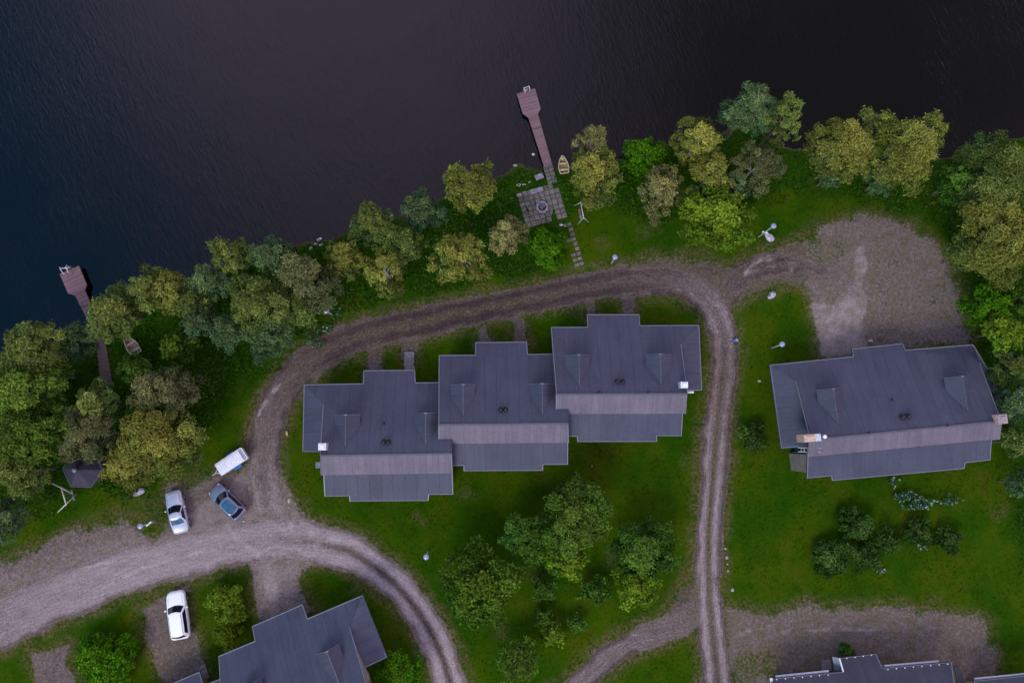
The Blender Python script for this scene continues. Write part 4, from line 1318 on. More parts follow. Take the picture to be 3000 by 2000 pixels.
def rock(label, c, sx, sy, sz, rz=0, mat=None, seed=1, group=None, z0=None, name='rock'):
    p = P(*c, 0)
    gz = ground_z(p.x, p.y) if z0 is None else z0
    p = P(*c, max(gz, WATER_Z))
    bm = bmesh.new(); bmesh.ops.create_icosphere(bm, subdivisions=3, radius=1)
    rs = np.random.default_rng(seed)
    dirs = rs.normal(size=(9, 3)); dirs /= np.linalg.norm(dirs, axis=1)[:, None]; offs = rs.uniform(.55, .9, 9)
    for v in bm.verts:
        d = np.array(v.co); k = 1.0
        for q_, o_ in zip(dirs, offs):
            t = d @ q_
            if t > 1e-3: k = min(k, o_ / t)
        k = max(k, .5)
        v.co = Vector((d[0] * k * sx, d[1] * k * sy, d[2] * k * sz))
    me = bpy.data.meshes.new(name); bm.to_mesh(me); bm.free(); me.materials.append(mat or M_ROCK2)
    o = bpy.data.objects.new(name, me); put(o, None, (p.x, p.y, gz + sz * .35)); o.rotation_euler = (0, 0, rz)
    tag(o, label, 'rock', group)
rock('long pale grey boulder beside the tall lamp with sign boards', (2251, 697), .72, .38, .42, -.62, M_ROCK, 3, name='boulder')
rock('white boulder alone on the lawn below the parking ground', (2257, 866), .52, .38, .45, .75, M_ROCK, 5, name='boulder')
rock('pale grey boulder at the tree edge above the tilted sign lamp', (416, 1439), .42, .38, .35, .3, M_ROCK, 7, name='boulder')
rock('flat mauve grey boulder next to a paler one under the left trees', (399, 1447), .38, .30, .25, .2, rock_mat('mauve_stone', (.15, .13, .16), (.28, .24, .28)), 8, name='boulder')
rock('white stone lying in the shallow water left of the central pier', (1563, 452), .24, .16, .22, .4, rock_mat('white_stone', (.4, .36, .34), (.7, .66, .6)), 11)
rock('pale stone at the lake edge left of the patio grass', (1509, 486), .22, .17, .2, .2, None, 12)
rock('pinkish stone in the water between two shore trees', (1146, 632), .26, .2, .22, .5, None, 13)
rock('largest white stone at the shore gap between the left trees', (935, 702), .34, .16, .2, .5, M_ROCK, 14)
rock('thin white stone just below the largest shore gap stone', (924, 716), .2, .1, .14, .1, M_ROCK, 15)
rock('white stone at the right end of the shore gap', (941, 717), .24, .11, .14, .5, M_ROCK, 16)
rock('grey brown stone at the left end of the shore gap', (911, 729), .22, .18, .18, 1.0, None, 17)
rock('whitish stone in the grass between patio and lake', (1520, 543), .26, .17, .16, .1, rock_mat('pale_stone', (.3, .27, .25), (.55, .5, .47)), 18)
rock('narrow whitish stone in a line with the one by the patio', (1535, 541), .24, .07, .08, 0, None, 19)
rock('mossy narrow stone between the short bench and the whitish stone', (1552, 534), .24, .08, .1, .4, None, 20)
rock('rounded pinkish stone on the northwest corner of the patio', (1521, 572), .30, .24, .22, .3, rock_mat('pink_stone', (.22, .18, .2), (.36, .3, .33)), 21)
rock('white stone on the slabs at the foot of the patio', (1644, 659), .22, .14, .15, .2, M_ROCK, 22)
rock('stone on the gravel beside the parking side of the right house roof', (2549, 999), .26, .2, .2, 0, None, 23)
rock('small white stone on the grass left of the right house', (2224, 1116), .16, .12, .12, 0, M_ROCK, 24)
rock('orange tinted stone at the inner edge of the west bend', (841, 1269), .17, .28, .18, .2, rock_mat('tan_stone', (.3, .22, .14), (.45, .36, .22)), 25)
rock('pale pointed stone on the track edge below the west unit', (848, 1466), .15, .3, .2, -.4, rock_mat('buff_stone', (.3, .24, .18), (.45, .37, .28)), 26)
rock('white pebble lying behind the blue car', (713, 1526), .12, .1, .1, 0, M_ROCK, 27)
rock('red brown stone on the lawn below the middle unit', (1733, 1364), .16, .14, .12, 0, rock_mat('red_stone', (.16, .07, .04), (.26, .12, .07)), 28)
rock('pale stone glimpsed under the tree right of the lime crown group', (2522, 497), .3, .26, .3, 0, M_ROCK, 29)
for k, (x, y, r_) in enumerate([(2129, 1632, .2), (2125, 1606, .13), (2131, 1651, .12), (2132, 1671, .13), (2146, 1727, .22)]):
    rock(['largest pale stone marking the east edge of the straight track', 'small stone topmost in the row along the straight track', 'small stone third down the row along the straight track', 'small stone near the foot of the row along the straight track', 'flat stone at the turn into the lower gravel yard'][k], (x, y), r_, r_ * .8, r_ * .7, k, rock_mat('track_stone', (.2, .19, .16), (.42, .4, .36)), 40 + k, 'stones edging the straight track')

# ------------------------------------------------------------------ swings
def swing_set(label, apex, feet, z, mat, swings, rr=.05):
    A, B = P(*apex[0], z), P(*apex[1], z)
    c = (A + B) / 2
    r = thing('swing_set', label, 'swing', (c.x, c.y, 0))
    m = MB(); m.tube([A + (A - B).normalized() * .12, B + (B - A).normalized() * .12], rr * 1.1, 8); m.build('top_beam', mat, r, True)
    for T, fs in ((A, feet[:2]), (B, feet[2:])):
        for f in fs:
            q_ = P(*f, 0); m = MB(); m.tube([T + (T - q_) * .04, (q_.x, q_.y, -.05)], rr, 8); m.build('leg', mat, r, True)
    for t, col in swings:
        s0 = A.lerp(B, t - .1); s1 = A.lerp(B, t + .1)
        m = MB(); cc = (s0 + s1) / 2; ang = math.atan2((B - A).y, (B - A).x)
        m.box((cc.x, cc.y, .45), .46, .2, .05, ang); se = m.build('swing_seat', col, r, bevel=.01)
        m = MB()
        for s_ in (s0, s1): m.tube([s_, (s_.x, s_.y, .46)], .014, 5)
        m.build('chain', M_GREY, se)
M_RED = simple('red_plastic', (.30, .05, .06), .5)
swing_set('weathered wooden swing set on the grass beside the dark roofed hut', [(179, 1428), (193.5, 1476)], [(144.6, 1412.5), (213.5, 1447.5), (168, 1500.5), (226.3, 1443.7)], 2.0, simple('bleached_wood', (.50, .47, .40), .8, 0, .25, 7), [(.35, M_GREY), (.72, M_GREY)], .055)
swing_set('slim white metal swing set on the lawn right of the patio', [(1709.6, 637), (1701.2, 594)], [(1691, 659), (1728, 653.5), (1678, 604), (1716, 602)], 2.1, simple('swing_tube', (.48, .50, .48), .4, .3, .1), [(.35, M_GREY), (.72, M_RED)], .04)

# ------------------------------------------------------------------ hut with polygon roof
c = P(243, 1374, 2.1)
hut = thing('garden_hut', 'dark six sided garden hut half hidden under the trees at the left', 'hut', (c.x, c.y, 0))
M_HUT = roof_material('hut_roof', (.030, .027, .046), .5)
R6 = 1.85
ring = [Vector((c.x + R6 * math.cos(math.radians(60 * k + 30 + 28)), c.y + R6 * math.sin(math.radians(60 * k + 58)), 2.1)) for k in range(6)]
ap = Vector((c.x, c.y, 3.3))
m = MB()
for k in range(6):
    a, b = ring[k], ring[(k + 1) % 6]
    m.face([a, b, ap], [(0, 0), ((b - a).length, 0), ((b - a).length / 2, 1.6)])
    m.face([a, b, b - Vector((0, 0, .12)), a - Vector((0, 0, .12))])
rf = m.build('roof', M_HUT, hut)
m = MB()
for k in range(6): m.bar(ring[k], ring[(k + 1) % 6], .07, .14)
m.build('eave_trim', M_RIDGE, rf)
m = MB(); m.lathe((c.x, c.y, 3.15), [(.18, 0), (.18, .4), (.24, .42), (.24, .5), (.02, .62)], 12); m.build('smoke_vent', M_GREY, rf, True)
m = MB()
w = [Vector((c.x + (p.x - c.x) * .8, c.y + (p.y - c.y) * .8, 0)) for p in ring]
m.hexa([p - Vector((0, 0, .1)) for p in w], [p + Vector((0, 0, 2.15)) for p in w]); m.build('wall', M_WALL_DARK, hut)
a, b = w[4], w[5]; mid = (a + b) / 2; out_ = (mid - Vector((c.x, c.y, 0))).normalized()
m = MB(); m.box((mid.x + out_.x * .03, mid.y + out_.y * .03, .95), .08, .8, 1.9, math.atan2(out_.y, out_.x)); m.build('door', M_DOOR, hut)

# ------------------------------------------------------------------ toy on the track
p = P(2149, 998, 0)
ty = thing('toy_tricycle', 'small blue ride-on toy left on the gravel track beside the east unit', 'toy', (p.x, p.y, 0), rotz=.15)
M_BLUE = simple('blue_plastic', (.10, .20, .48), .4)
m = MB(); m.box((0, 0, .28), .50, .26, .14); m.box((.22, 0, .22), .26, .16, .10); m.build('body', M_BLUE, ty, local=True, bevel=.04)
m = MB(); m.box((-.12, 0, .40), .24, .24, .10); m.build('seat', simple('navy_plastic', (.05, .08, .22), .5), ty, local=True, bevel=.03)
m = MB(); m.tube([(.22, 0, .3), (.18, 0, .55)], .02, 6); m.tube([(.18, -.19, .55), (.18, .19, .55)], .022, 6); m.build('handlebar', M_STEEL, ty, local=True)
for x, y, rr in ((.34, 0, .14), (-.24, .22, .12), (-.24, -.22, .12)):
    m = MB(); m.tube([(x, y - .035, rr), (x, y + .035, rr)], rr, 14); m.build('wheel', simple('toy_wheel', (.30, .30, .34), .6), ty, local=True)
# ------------------------------------------------------------------ vehicles
def car_paint(name, col, metal=.0, rough=.3):
    m, nt, out = newmat(name)
    pos = nd(nt, 'ShaderNodeNewGeometry').outputs['Position']
    n = noise(nt, pos, 6, 3)
    c = mixc(nt, mr(nt, n, .3, .7, 0, .35), col, tuple(k * .86 for k in col))
    b = nd(nt, 'ShaderNodeBsdfPrincipled', {'Base Color': c, 'Roughness': rough, 'Metallic': metal, 'Coat Weight': .5, 'Coat Roughness': .06})
    nt.links.new(b.outputs[0], out.inputs[0])
    return m
M_TYRE = simple('tyre_rubber', (.012, .012, .013), .85)
M_RIM = simple('alloy_rim', (.45, .45, .47), .35, .7, .05)
M_CARGLASS = simple('car_glass', (.008, .010, .016), .05, 0, .05, 1, .6)
M_CARGLASS_LIT = simple('car_glass_blue', (.035, .085, .150), .05, 0, .3, 2, .8)
M_TRIMBLACK = simple('black_trim', (.012, .012, .014), .5)
M_LAMPGLASS = simple('headlamp_glass', (.45, .47, .50), .12, .1, .1)
M_TAIL = simple('tail_lamp_red', (.32, .025, .03), .25, 0, .1)


def interp(tab, x):
    for (x0, *a), (x1, *b) in zip(tab, tab[1:]):
        if x <= x1:
            t = 0 if x1 == x0 else max(0, (x - x0) / (x1 - x0))
            return [p * (1 - t) + q_ * t for p, q_ in zip(a, b)]
    return list(tab[-1][1:])


def car(name, label, front, rear, L, W, paint, kind, zroof=1.45, roof_glass=False, rearglass=None):
    zc = .75
    F, R_ = P(*front, zc), P(*rear, zc)
    c = (F + R_) / 2
    ang = math.atan2((F - R_).y, (F - R_).x)
    r = thing(name, label, 'car', (c.x, c.y, 0), 'cars parked on the gravel', rotz=ang)
    h = L / 2; w = W / 2
    # plan half width, shoulder height along x (rear -> front)
    if kind == 'sedan':
        tab = [(-h, .66, .62), (-h + .06, .80, .80), (-h + .22, .90, .92), (-h + .6, .96, .98), (-h + 1.1, .99, 1.0), (0, 1, .97), (h - 1.45, .99, .96), (h - .9, .98, .88), (h - .35, .93, .77), (h - .12, .82, .66), (h, .60, .52)]
        gb, gt = (-h + .78, h - 1.30), (-h + 1.38, h - 2.02)
    elif kind == 'estate':
        tab = [(-h, .72, .66), (-h + .06, .86, .88), (-h + .2, .93, 1.0), (-h + .6, .98, 1.03), (0, 1, 1.0), (h - 1.3, .99, .98), (h - .85, .98, .93), (h - .35, .94, .82), (h - .12, .82, .70), (h, .60, .54)]
        gb, gt = (-h + .14, h - 1.18), (-h + .42, h - 1.80)
    else:
        tab = [(-h, .66, .60), (-h + .06, .80, .84), (-h + .2, .90, .98), (-h + .55, .97, 1.02), (0, 1, .98), (h - 1.15, .99, .94), (h - .75, .97, .86), (h - .3, .90, .74), (h - .1, .76, .62), (h, .52, .48)]
        gb, gt = (-h + .16, h - .95), (-h + .62, h - 1.65)
    xs_ = sorted(set([t[0] for t in tab] + [-h + L * k / 22 for k in range(23)]))
    V, Fc = [], []
    ring = 16
    for x in xs_:
        a, zt = interp(tab, x)
        ww = w * a
        zb = .24 + .10 * (abs(x) / h) ** 6
        half = [(0, zb), (.80 * ww, zb), (.95 * ww, zb + .06), (ww, (zb + zt) * .5), (.985 * ww, zt - .16), (.93 * ww, zt - .04), (.78 * ww, zt), (.4 * ww, zt + .035), (0, zt + .045)]
        pr = [(x, -y, z) for y, z in half]
        pl = [(x, y, z) for y, z in half[1:-1]][::-1]
        V += pr + pl
    for i in range(len(xs_) - 1):
        for j in range(ring):
            k = (j + 1) % ring
            Fc.append((i * ring + j, i * ring + k, (i + 1) * ring + k, (i + 1) * ring + j))
    Fc += [tuple(range(ring)), tuple(range((len(xs_) - 1) * ring, len(xs_) * ring))]
    mb = MB(); mb.v, mb.f, mb.uv, mb.mi = V, Fc, [None] * len(Fc), [0] * len(Fc)
    body = mb.build('body', paint, r, True, local=True)
    # greenhouse
    wb, wt = w * .93, w * .70
    zb_, zt_ = .93, zroof
    def G(s, v):
        """s: 0..4 round the cabin (front, left, rear, right); v: height"""
        xr = gb[0] + (gt[0] - gb[0]) * v; xf = gb[1] + (gt[1] - gb[1]) * v
        ww = wb + (wt - wb) * (v ** 1.15)
        s = s % 4; k = int(s); t = s - k
        bow_f = .26 * (1 - .35 * v); bow_r = .14
        if k == 0: y = -ww + 2 * ww * t; x = xf - bow_f * (y / ww) ** 2
        elif k == 1: y = ww * (1 + .02 * math.sin(math.pi * t)); x = (xf - bow_f) + (xr + bow_r - xf + bow_f) * t
        elif k == 2: y = ww - 2 * ww * t; x = xr + bow_r * (y / ww) ** 2
        else: y = -ww * (1 + .02 * math.sin(math.pi * t)); x = (xr + bow_r) + (xf - bow_f - xr - bow_r) * t
        z = zb_ + (zt_ - zb_) * v
        return Vector((x, y, z))
    n = 32
    vs = (0, .5, 1)
    mb = MB()
    for v in vs: mb.v += [tuple(G(4 * k / n, v)) for k in range(n)]
    for q_ in range(len(vs) - 1):
        for k in range(n):
            m2 = (k + 1) % n
            mb.f.append((q_ * n + k, q_ * n + m2, (q_ + 1) * n + m2, (q_ + 1) * n + k))
    cx = (gt[0] + gt[1]) / 2
    prev = (len(vs) - 1) * n
    for f, dz in ((.86, .035), (.5, .062)):
        i0 = len(mb.v)
        for k in range(n):
            p = G(4 * k / n, 1); mb.v.append((cx + (p.x - cx) * f, p.y * f, p.z + dz))
        for k in range(n):
            m2 = (k + 1) % n; mb.f.append((prev + k, prev + m2, i0 + m2, i0 + k))
        prev = i0
    mb.f.append(tuple(range(prev, prev + n)))
    mb.uv = [None] * len(mb.f); mb.mi = [0] * len(mb.f)
    cab = mb.build('cabin', paint, r, True, local=True)

    def patch(nm, s0, s1, v0, v1, mat, off=.010, ns=10, nv=4, par=None, taper=0.0):
        mb = MB()
        cen = G((s0 + s1) / 2, .5)
        outv = Vector((cen.x - cx, cen.y, 0)).normalized()
        for i in range(nv + 1):
            v = v0 + (v1 - v0) * i / nv
            for j in range(ns + 1):
                t = j / ns
                s_ = s0 + (s1 - s0) * t
                if taper: s_ = s0 + taper * (i / nv) + (s1 - s0 - 2 * taper * (i / nv)) * t
                p = G(s_, v) + outv * off + Vector((0, 0, off * .7))
                mb.v.append(tuple(p))
        for i in range(nv):
            for j in range(ns):
                a = i * (ns + 1) + j
                mb.f.append((a, a + 1, a + ns + 2, a + ns + 1))
        mb.uv = [None] * len(mb.f); mb.mi = [0] * len(mb.f)
        return mb.build(nm, mat, r, True, local=True)
    patch('windscreen', .06, .94, .04, .96, M_CARGLASS, .012)
    patch('side_window', 1.05, 1.92, .14, .84, M_CARGLASS)
    patch('side_window', 3.08, 3.95, .14, .84, M_CARGLASS)
    patch('rear_window', 2.08, 2.92, .14, .92, rearglass or M_CARGLASS, .012)
    if roof_glass:
        mb = MB(); i0 = 0
        for f, dz in ((.97, .018), (.86, .047), (.5, .074)):
            for k in range(n):
                p = G(4 * k / n, 1); mb.v.append((cx - .04 + (p.x - cx) * f * .95, p.y * f * .93, p.z + dz))
        for q_ in range(2):
            for k in range(n):
                m2 = (k + 1) % n; mb.f.append((q_ * n + k, q_ * n + m2, (q_ + 1) * n + m2, (q_ + 1) * n + k))
        mb.f.append(tuple(range(2 * n, 3 * n)))
        mb.uv = [None] * len(mb.f); mb.mi = [0] * len(mb.f)
        mb.build('glass_roof', M_CARGLASS_LIT, r, True, local=True)
    else:
        for s_ in (-1, 1):
            m = MB(); m.tube([(gt[1] - .25, s_ * wt * .90, zroof + .035), (gt[0] + .15, s_ * wt * .90, zroof + .035)], .022, 6); m.build('roof_rail', M_GREY if kind == 'estate' else paint, r, True, local=True)
    # bonnet seams, mirrors, lamps, wheels, bumpers
    m = MB()
    xa = h - .32; za = interp(tab, xa)[1]
    for s_ in (-1, 1):
        pts = []
        for k in range(6):
            x = gb[1] + .02 + (xa - gb[1]) * k / 5
            a, zt = interp(tab, x)
            pts.append((x, s_ * w * a * .74, zt + .012))
        m.tube(pts, .008, 5)
    m.build('bonnet_seam', M_TRIMBLACK, r, local=True)
    for s_ in (-1, 1):
        m = MB(); m.box((gb[1] - .42, s_ * (w + .10), .98), .16, .20, .14, 0, .8); m.build('wing_mirror', paint, r, local=True, bevel=.03)
        a, zt = interp(tab, h - .22)
        m = MB(); m.box((h - .24, s_ * w * a * .80, zt - .08), .30, .26, .14, -s_ * .5, .85); m.build('headlight', M_LAMPGLASS, r, local=True, bevel=.03)
        a, zt = interp(tab, -h + .12)
        m = MB(); m.box((-h + .14, s_ * w * a * .86, zt - .14), .20, .24, .20, s_ * .35, .9); m.build('tail_light', M_TAIL, r, local=True, bevel=.03)
        for x in (-h + .80, h - .85):
            m = MB(); y = s_ * (w - .11)
            m.tube([(x, y - .11, .31), (x, y + .11, .31)], .31, 20); wh = m.build('wheel', M_TYRE, r, local=True)
            m = MB(); m.tube([(x, y + s_ * .08, .31), (x, y + s_ * .118, .31)], .20, 16); m.build('rim', M_RIM, wh, local=True)
    m = MB(); m.box((h - .05, 0, .42), .10, W * .62, .16); m.build('front_grille', M_TRIMBLACK, r, local=True, bevel=.02)
    m = MB(); m.box((-h + .03, 0, .48), .06, .50, .12); m.build('number_plate', M_WHITE, r, local=True)
    for y in (-.28, .16):
        m = MB(); p0 = G(.5 + y * .5, .08) + Vector((.02, 0, .03)); p1 = G(.5 + y * .5 - .22, .30) + Vector((.02, 0, .03)); m.tube([p0, p1], .009, 5); m.build('wiper', M_TRIMBLACK, r, local=True)
    return r

car('parked_car', 'bright white estate car parked on the driveway at the bottom left', (512.5, 1737.5), (530, 1866), 4.42, 1.80, car_paint('paint_white', (.86, .86, .87), 0, .35), 'estate', 1.50)
car('parked_car', 'silver sedan with blue rear window parked at the left grass edge', (504.5, 1442), (531.5, 1557), 4.08, 1.60, car_paint('paint_silver', (.48, .50, .58), .25, .34), 'sedan', 1.42, rearglass=M_CARGLASS_LIT)
car('parked_car', 'blue grey hatchback with dark glass roof parked in front of the white trailer', (627, 1433), (704, 1506), 3.92, 1.68, car_paint('paint_bluegrey', (.20, .22, .30), .35, .34), 'hatch', 1.48, roof_glass=True)

# white box trailer with a ribbed cover
a, b, c_, d_ = [P(x, y, 1.25) for x, y in ((629.6, 1361), (705, 1310.8), (726.2, 1342), (648.7, 1392.3))]
ctr = (a + b + c_ + d_) / 4
lx = (b - a + c_ - d_); Lt = lx.length / 2; ang = math.atan2(lx.y, lx.x); Wt = ((d_ - a).length + (c_ - b).length) / 2
tr = thing('box_trailer', 'white ribbed box trailer standing by the track bend next to the cars', 'trailer', (ctr.x, ctr.y, 0), rotz=ang)
M_TRWHITE = simple('trailer_white', (.66, .66, .72), .45, 0, .06)
M_TRSIDE = simple('trailer_side', (.50, .48, .52), .5, 0, .12)
M_TRGREY = simple('trailer_grey', (.26, .26, .34), .5, 0, .15)
m = MB(); m.box((0, 0, .85), Lt * .985, Wt * .97, .78); m.build('box_body', M_TRSIDE, tr, local=True, bevel=.03)
m = MB()
# crowned lid, with a sunken grey band at the tail
prof = [(-.5, 1.24), (-.40, 1.31), (-.2, 1.335), (0, 1.34), (.2, 1.335), (.40, 1.31), (.5, 1.24)]
x0, x1 = -Lt / 2, Lt / 2 - .36
for i in range(6):
    m.face([(x0, prof[i][0] * Wt, prof[i][1]), (x1, prof[i][0] * Wt, prof[i][1]), (x1, prof[i + 1][0] * Wt, prof[i + 1][1]), (x0, prof[i + 1][0] * Wt, prof[i + 1][1])])
for xx in (x0, x1): m.face([(xx, y * Wt, z) for y, z in prof] + [(xx, .5 * Wt, 1.2), (xx, -.5 * Wt, 1.2)])
lid = m.build('lid', M_TRWHITE, tr, local=True)
m = MB()
for k in range(8):
    x = x0 + .55 + k * (x1 - x0 - .8) / 7.0
    for i in range(1, 5): m.bar((x, prof[i][0] * Wt, prof[i][1] + .012), (x, prof[i + 1][0] * Wt, prof[i + 1][1] + .012), .09, .03)
m.build('lid_rib', simple('rib_white', (.74, .74, .80), .4), lid, local=True)
m = MB(); m.box((Lt / 2 - .19, 0, 1.22), .33, Wt * .9, .06); m.build('tail_panel', M_TRGREY, tr, local=True)
m = MB()
for sy in (-1, 1): m.bar((-Lt / 2, sy * Wt * .5, 1.23), (Lt / 2, sy * Wt * .5, 1.23), .07, .07)
for xx in (-Lt / 2, Lt / 2): m.bar((xx, -Wt * .5, 1.23), (xx, Wt * .5, 1.23), .07, .07)
m.build('edge_frame', M_STEEL, tr, local=True)
m = MB()
for k in range(12): m.box((Lt / 2 - .005, -Wt * .44 + Wt * .88 * k / 11, 1.275), .12, .05, .03)
m.build('lashing_hook', M_WHITE, tr, local=True)
m = MB()
for sy in (-1, 1): m.tube([(-Lt / 2 + .1, sy * .42, .5), (-Lt / 2 - .62, .0, .5)], .035, 6)
m.tube([(-Lt / 2 - .55, 0, .5), (-Lt / 2 - .95, 0, .5)], .04, 6)
m.build('drawbar', M_STEEL, tr, local=True)
for sy in (-1, 1):
    m = MB(); m.tube([(.1, sy * (Wt / 2 + .02), .32), (.1, sy * (Wt / 2 + .18), .32)], .32, 18); wh = m.build('wheel', M_TYRE, tr, local=True)
    m = MB(); m.tube([(.1, sy * (Wt / 2 + .17), .32), (.1, sy * (Wt / 2 + .195), .32)], .19, 14); m.build('rim', M_RIM, wh, local=True)
    m = MB(); m.box((.1, sy * (Wt / 2 + .12), .68), .80, .26, .05); m.build('mudguard', simple('mudguard_blue', (.02, .13, .42), .4), tr, local=True, bevel=.02)
# ------------------------------------------------------------------ trees and shrubs
def leaf_material():
    m, nt, out = newmat('leaves')
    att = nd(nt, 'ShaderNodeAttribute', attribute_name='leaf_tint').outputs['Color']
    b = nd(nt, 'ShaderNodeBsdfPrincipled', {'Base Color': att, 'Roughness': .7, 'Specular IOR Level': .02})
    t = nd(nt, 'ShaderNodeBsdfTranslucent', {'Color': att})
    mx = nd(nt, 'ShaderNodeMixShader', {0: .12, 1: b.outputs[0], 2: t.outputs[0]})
    nt.links.new(mx.outputs[0], out.inputs[0])
    return m
M_LEAF = leaf_material()
M_BARK = simple('bark', (.11, .085, .07), .9, 0, .35, 6, .2, .6, 12)
M_BARK_PALE = simple('birch_bark', (.34, .31, .28), .85, 0, .4, 5, .2, .4, 12)

# colour families: (main, painted lit crown top, painted shaded lower crown), leaf half length, half width
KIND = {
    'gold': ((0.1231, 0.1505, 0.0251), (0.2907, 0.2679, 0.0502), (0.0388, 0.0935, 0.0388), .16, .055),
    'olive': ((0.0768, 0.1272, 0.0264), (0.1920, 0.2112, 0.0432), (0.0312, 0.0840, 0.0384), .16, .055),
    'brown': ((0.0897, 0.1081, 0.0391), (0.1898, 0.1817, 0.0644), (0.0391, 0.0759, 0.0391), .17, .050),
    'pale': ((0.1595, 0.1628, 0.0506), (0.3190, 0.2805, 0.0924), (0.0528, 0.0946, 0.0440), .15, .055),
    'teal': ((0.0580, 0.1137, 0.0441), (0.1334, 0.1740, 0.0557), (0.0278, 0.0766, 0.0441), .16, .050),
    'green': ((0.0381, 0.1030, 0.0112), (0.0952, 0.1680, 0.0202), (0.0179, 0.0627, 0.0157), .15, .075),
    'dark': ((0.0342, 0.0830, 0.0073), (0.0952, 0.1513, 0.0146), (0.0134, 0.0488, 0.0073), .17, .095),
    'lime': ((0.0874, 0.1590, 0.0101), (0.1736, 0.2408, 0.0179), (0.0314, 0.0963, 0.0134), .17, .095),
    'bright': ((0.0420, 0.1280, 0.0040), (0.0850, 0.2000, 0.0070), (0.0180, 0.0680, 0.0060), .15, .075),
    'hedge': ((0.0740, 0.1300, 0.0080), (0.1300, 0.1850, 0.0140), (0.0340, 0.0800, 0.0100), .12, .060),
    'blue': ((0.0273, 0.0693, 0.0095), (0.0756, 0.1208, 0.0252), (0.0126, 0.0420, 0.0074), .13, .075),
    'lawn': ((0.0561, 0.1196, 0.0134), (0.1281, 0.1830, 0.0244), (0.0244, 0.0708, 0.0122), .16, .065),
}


def unit(a): return a / np.maximum(np.linalg.norm(a, axis=-1, keepdims=True), 1e-9)


def leaf_quads(Pn, outd, hl, hw, rs, up=.35, jit=.75):
    """diamond leaf sprays at points Pn, facing roughly along outd"""
    n = len(Pn)
    nrm = unit(outd * .65 + rs.normal(size=(n, 3)) * jit * .6 + np.array([0, 0, up]))
    r = unit(rs.normal(size=(n, 3)) + outd * .6)
    t = unit(r - nrm * (r * nrm).sum(-1, keepdims=True))
    b = np.cross(nrm, t)
    s = rs.uniform(.65, 1.35, (n, 1))
    L = t * hl * s; W = b * hw * s
    sag = nrm * hl * s * .15
    V = np.stack([Pn - L - sag, Pn - W + L * .1, Pn + L - sag, Pn + W + L * .1], 1).reshape(-1, 3)
    F = np.arange(4 * n).reshape(-1, 4)
    return V, F


G1 = 'trees along the lake shore'


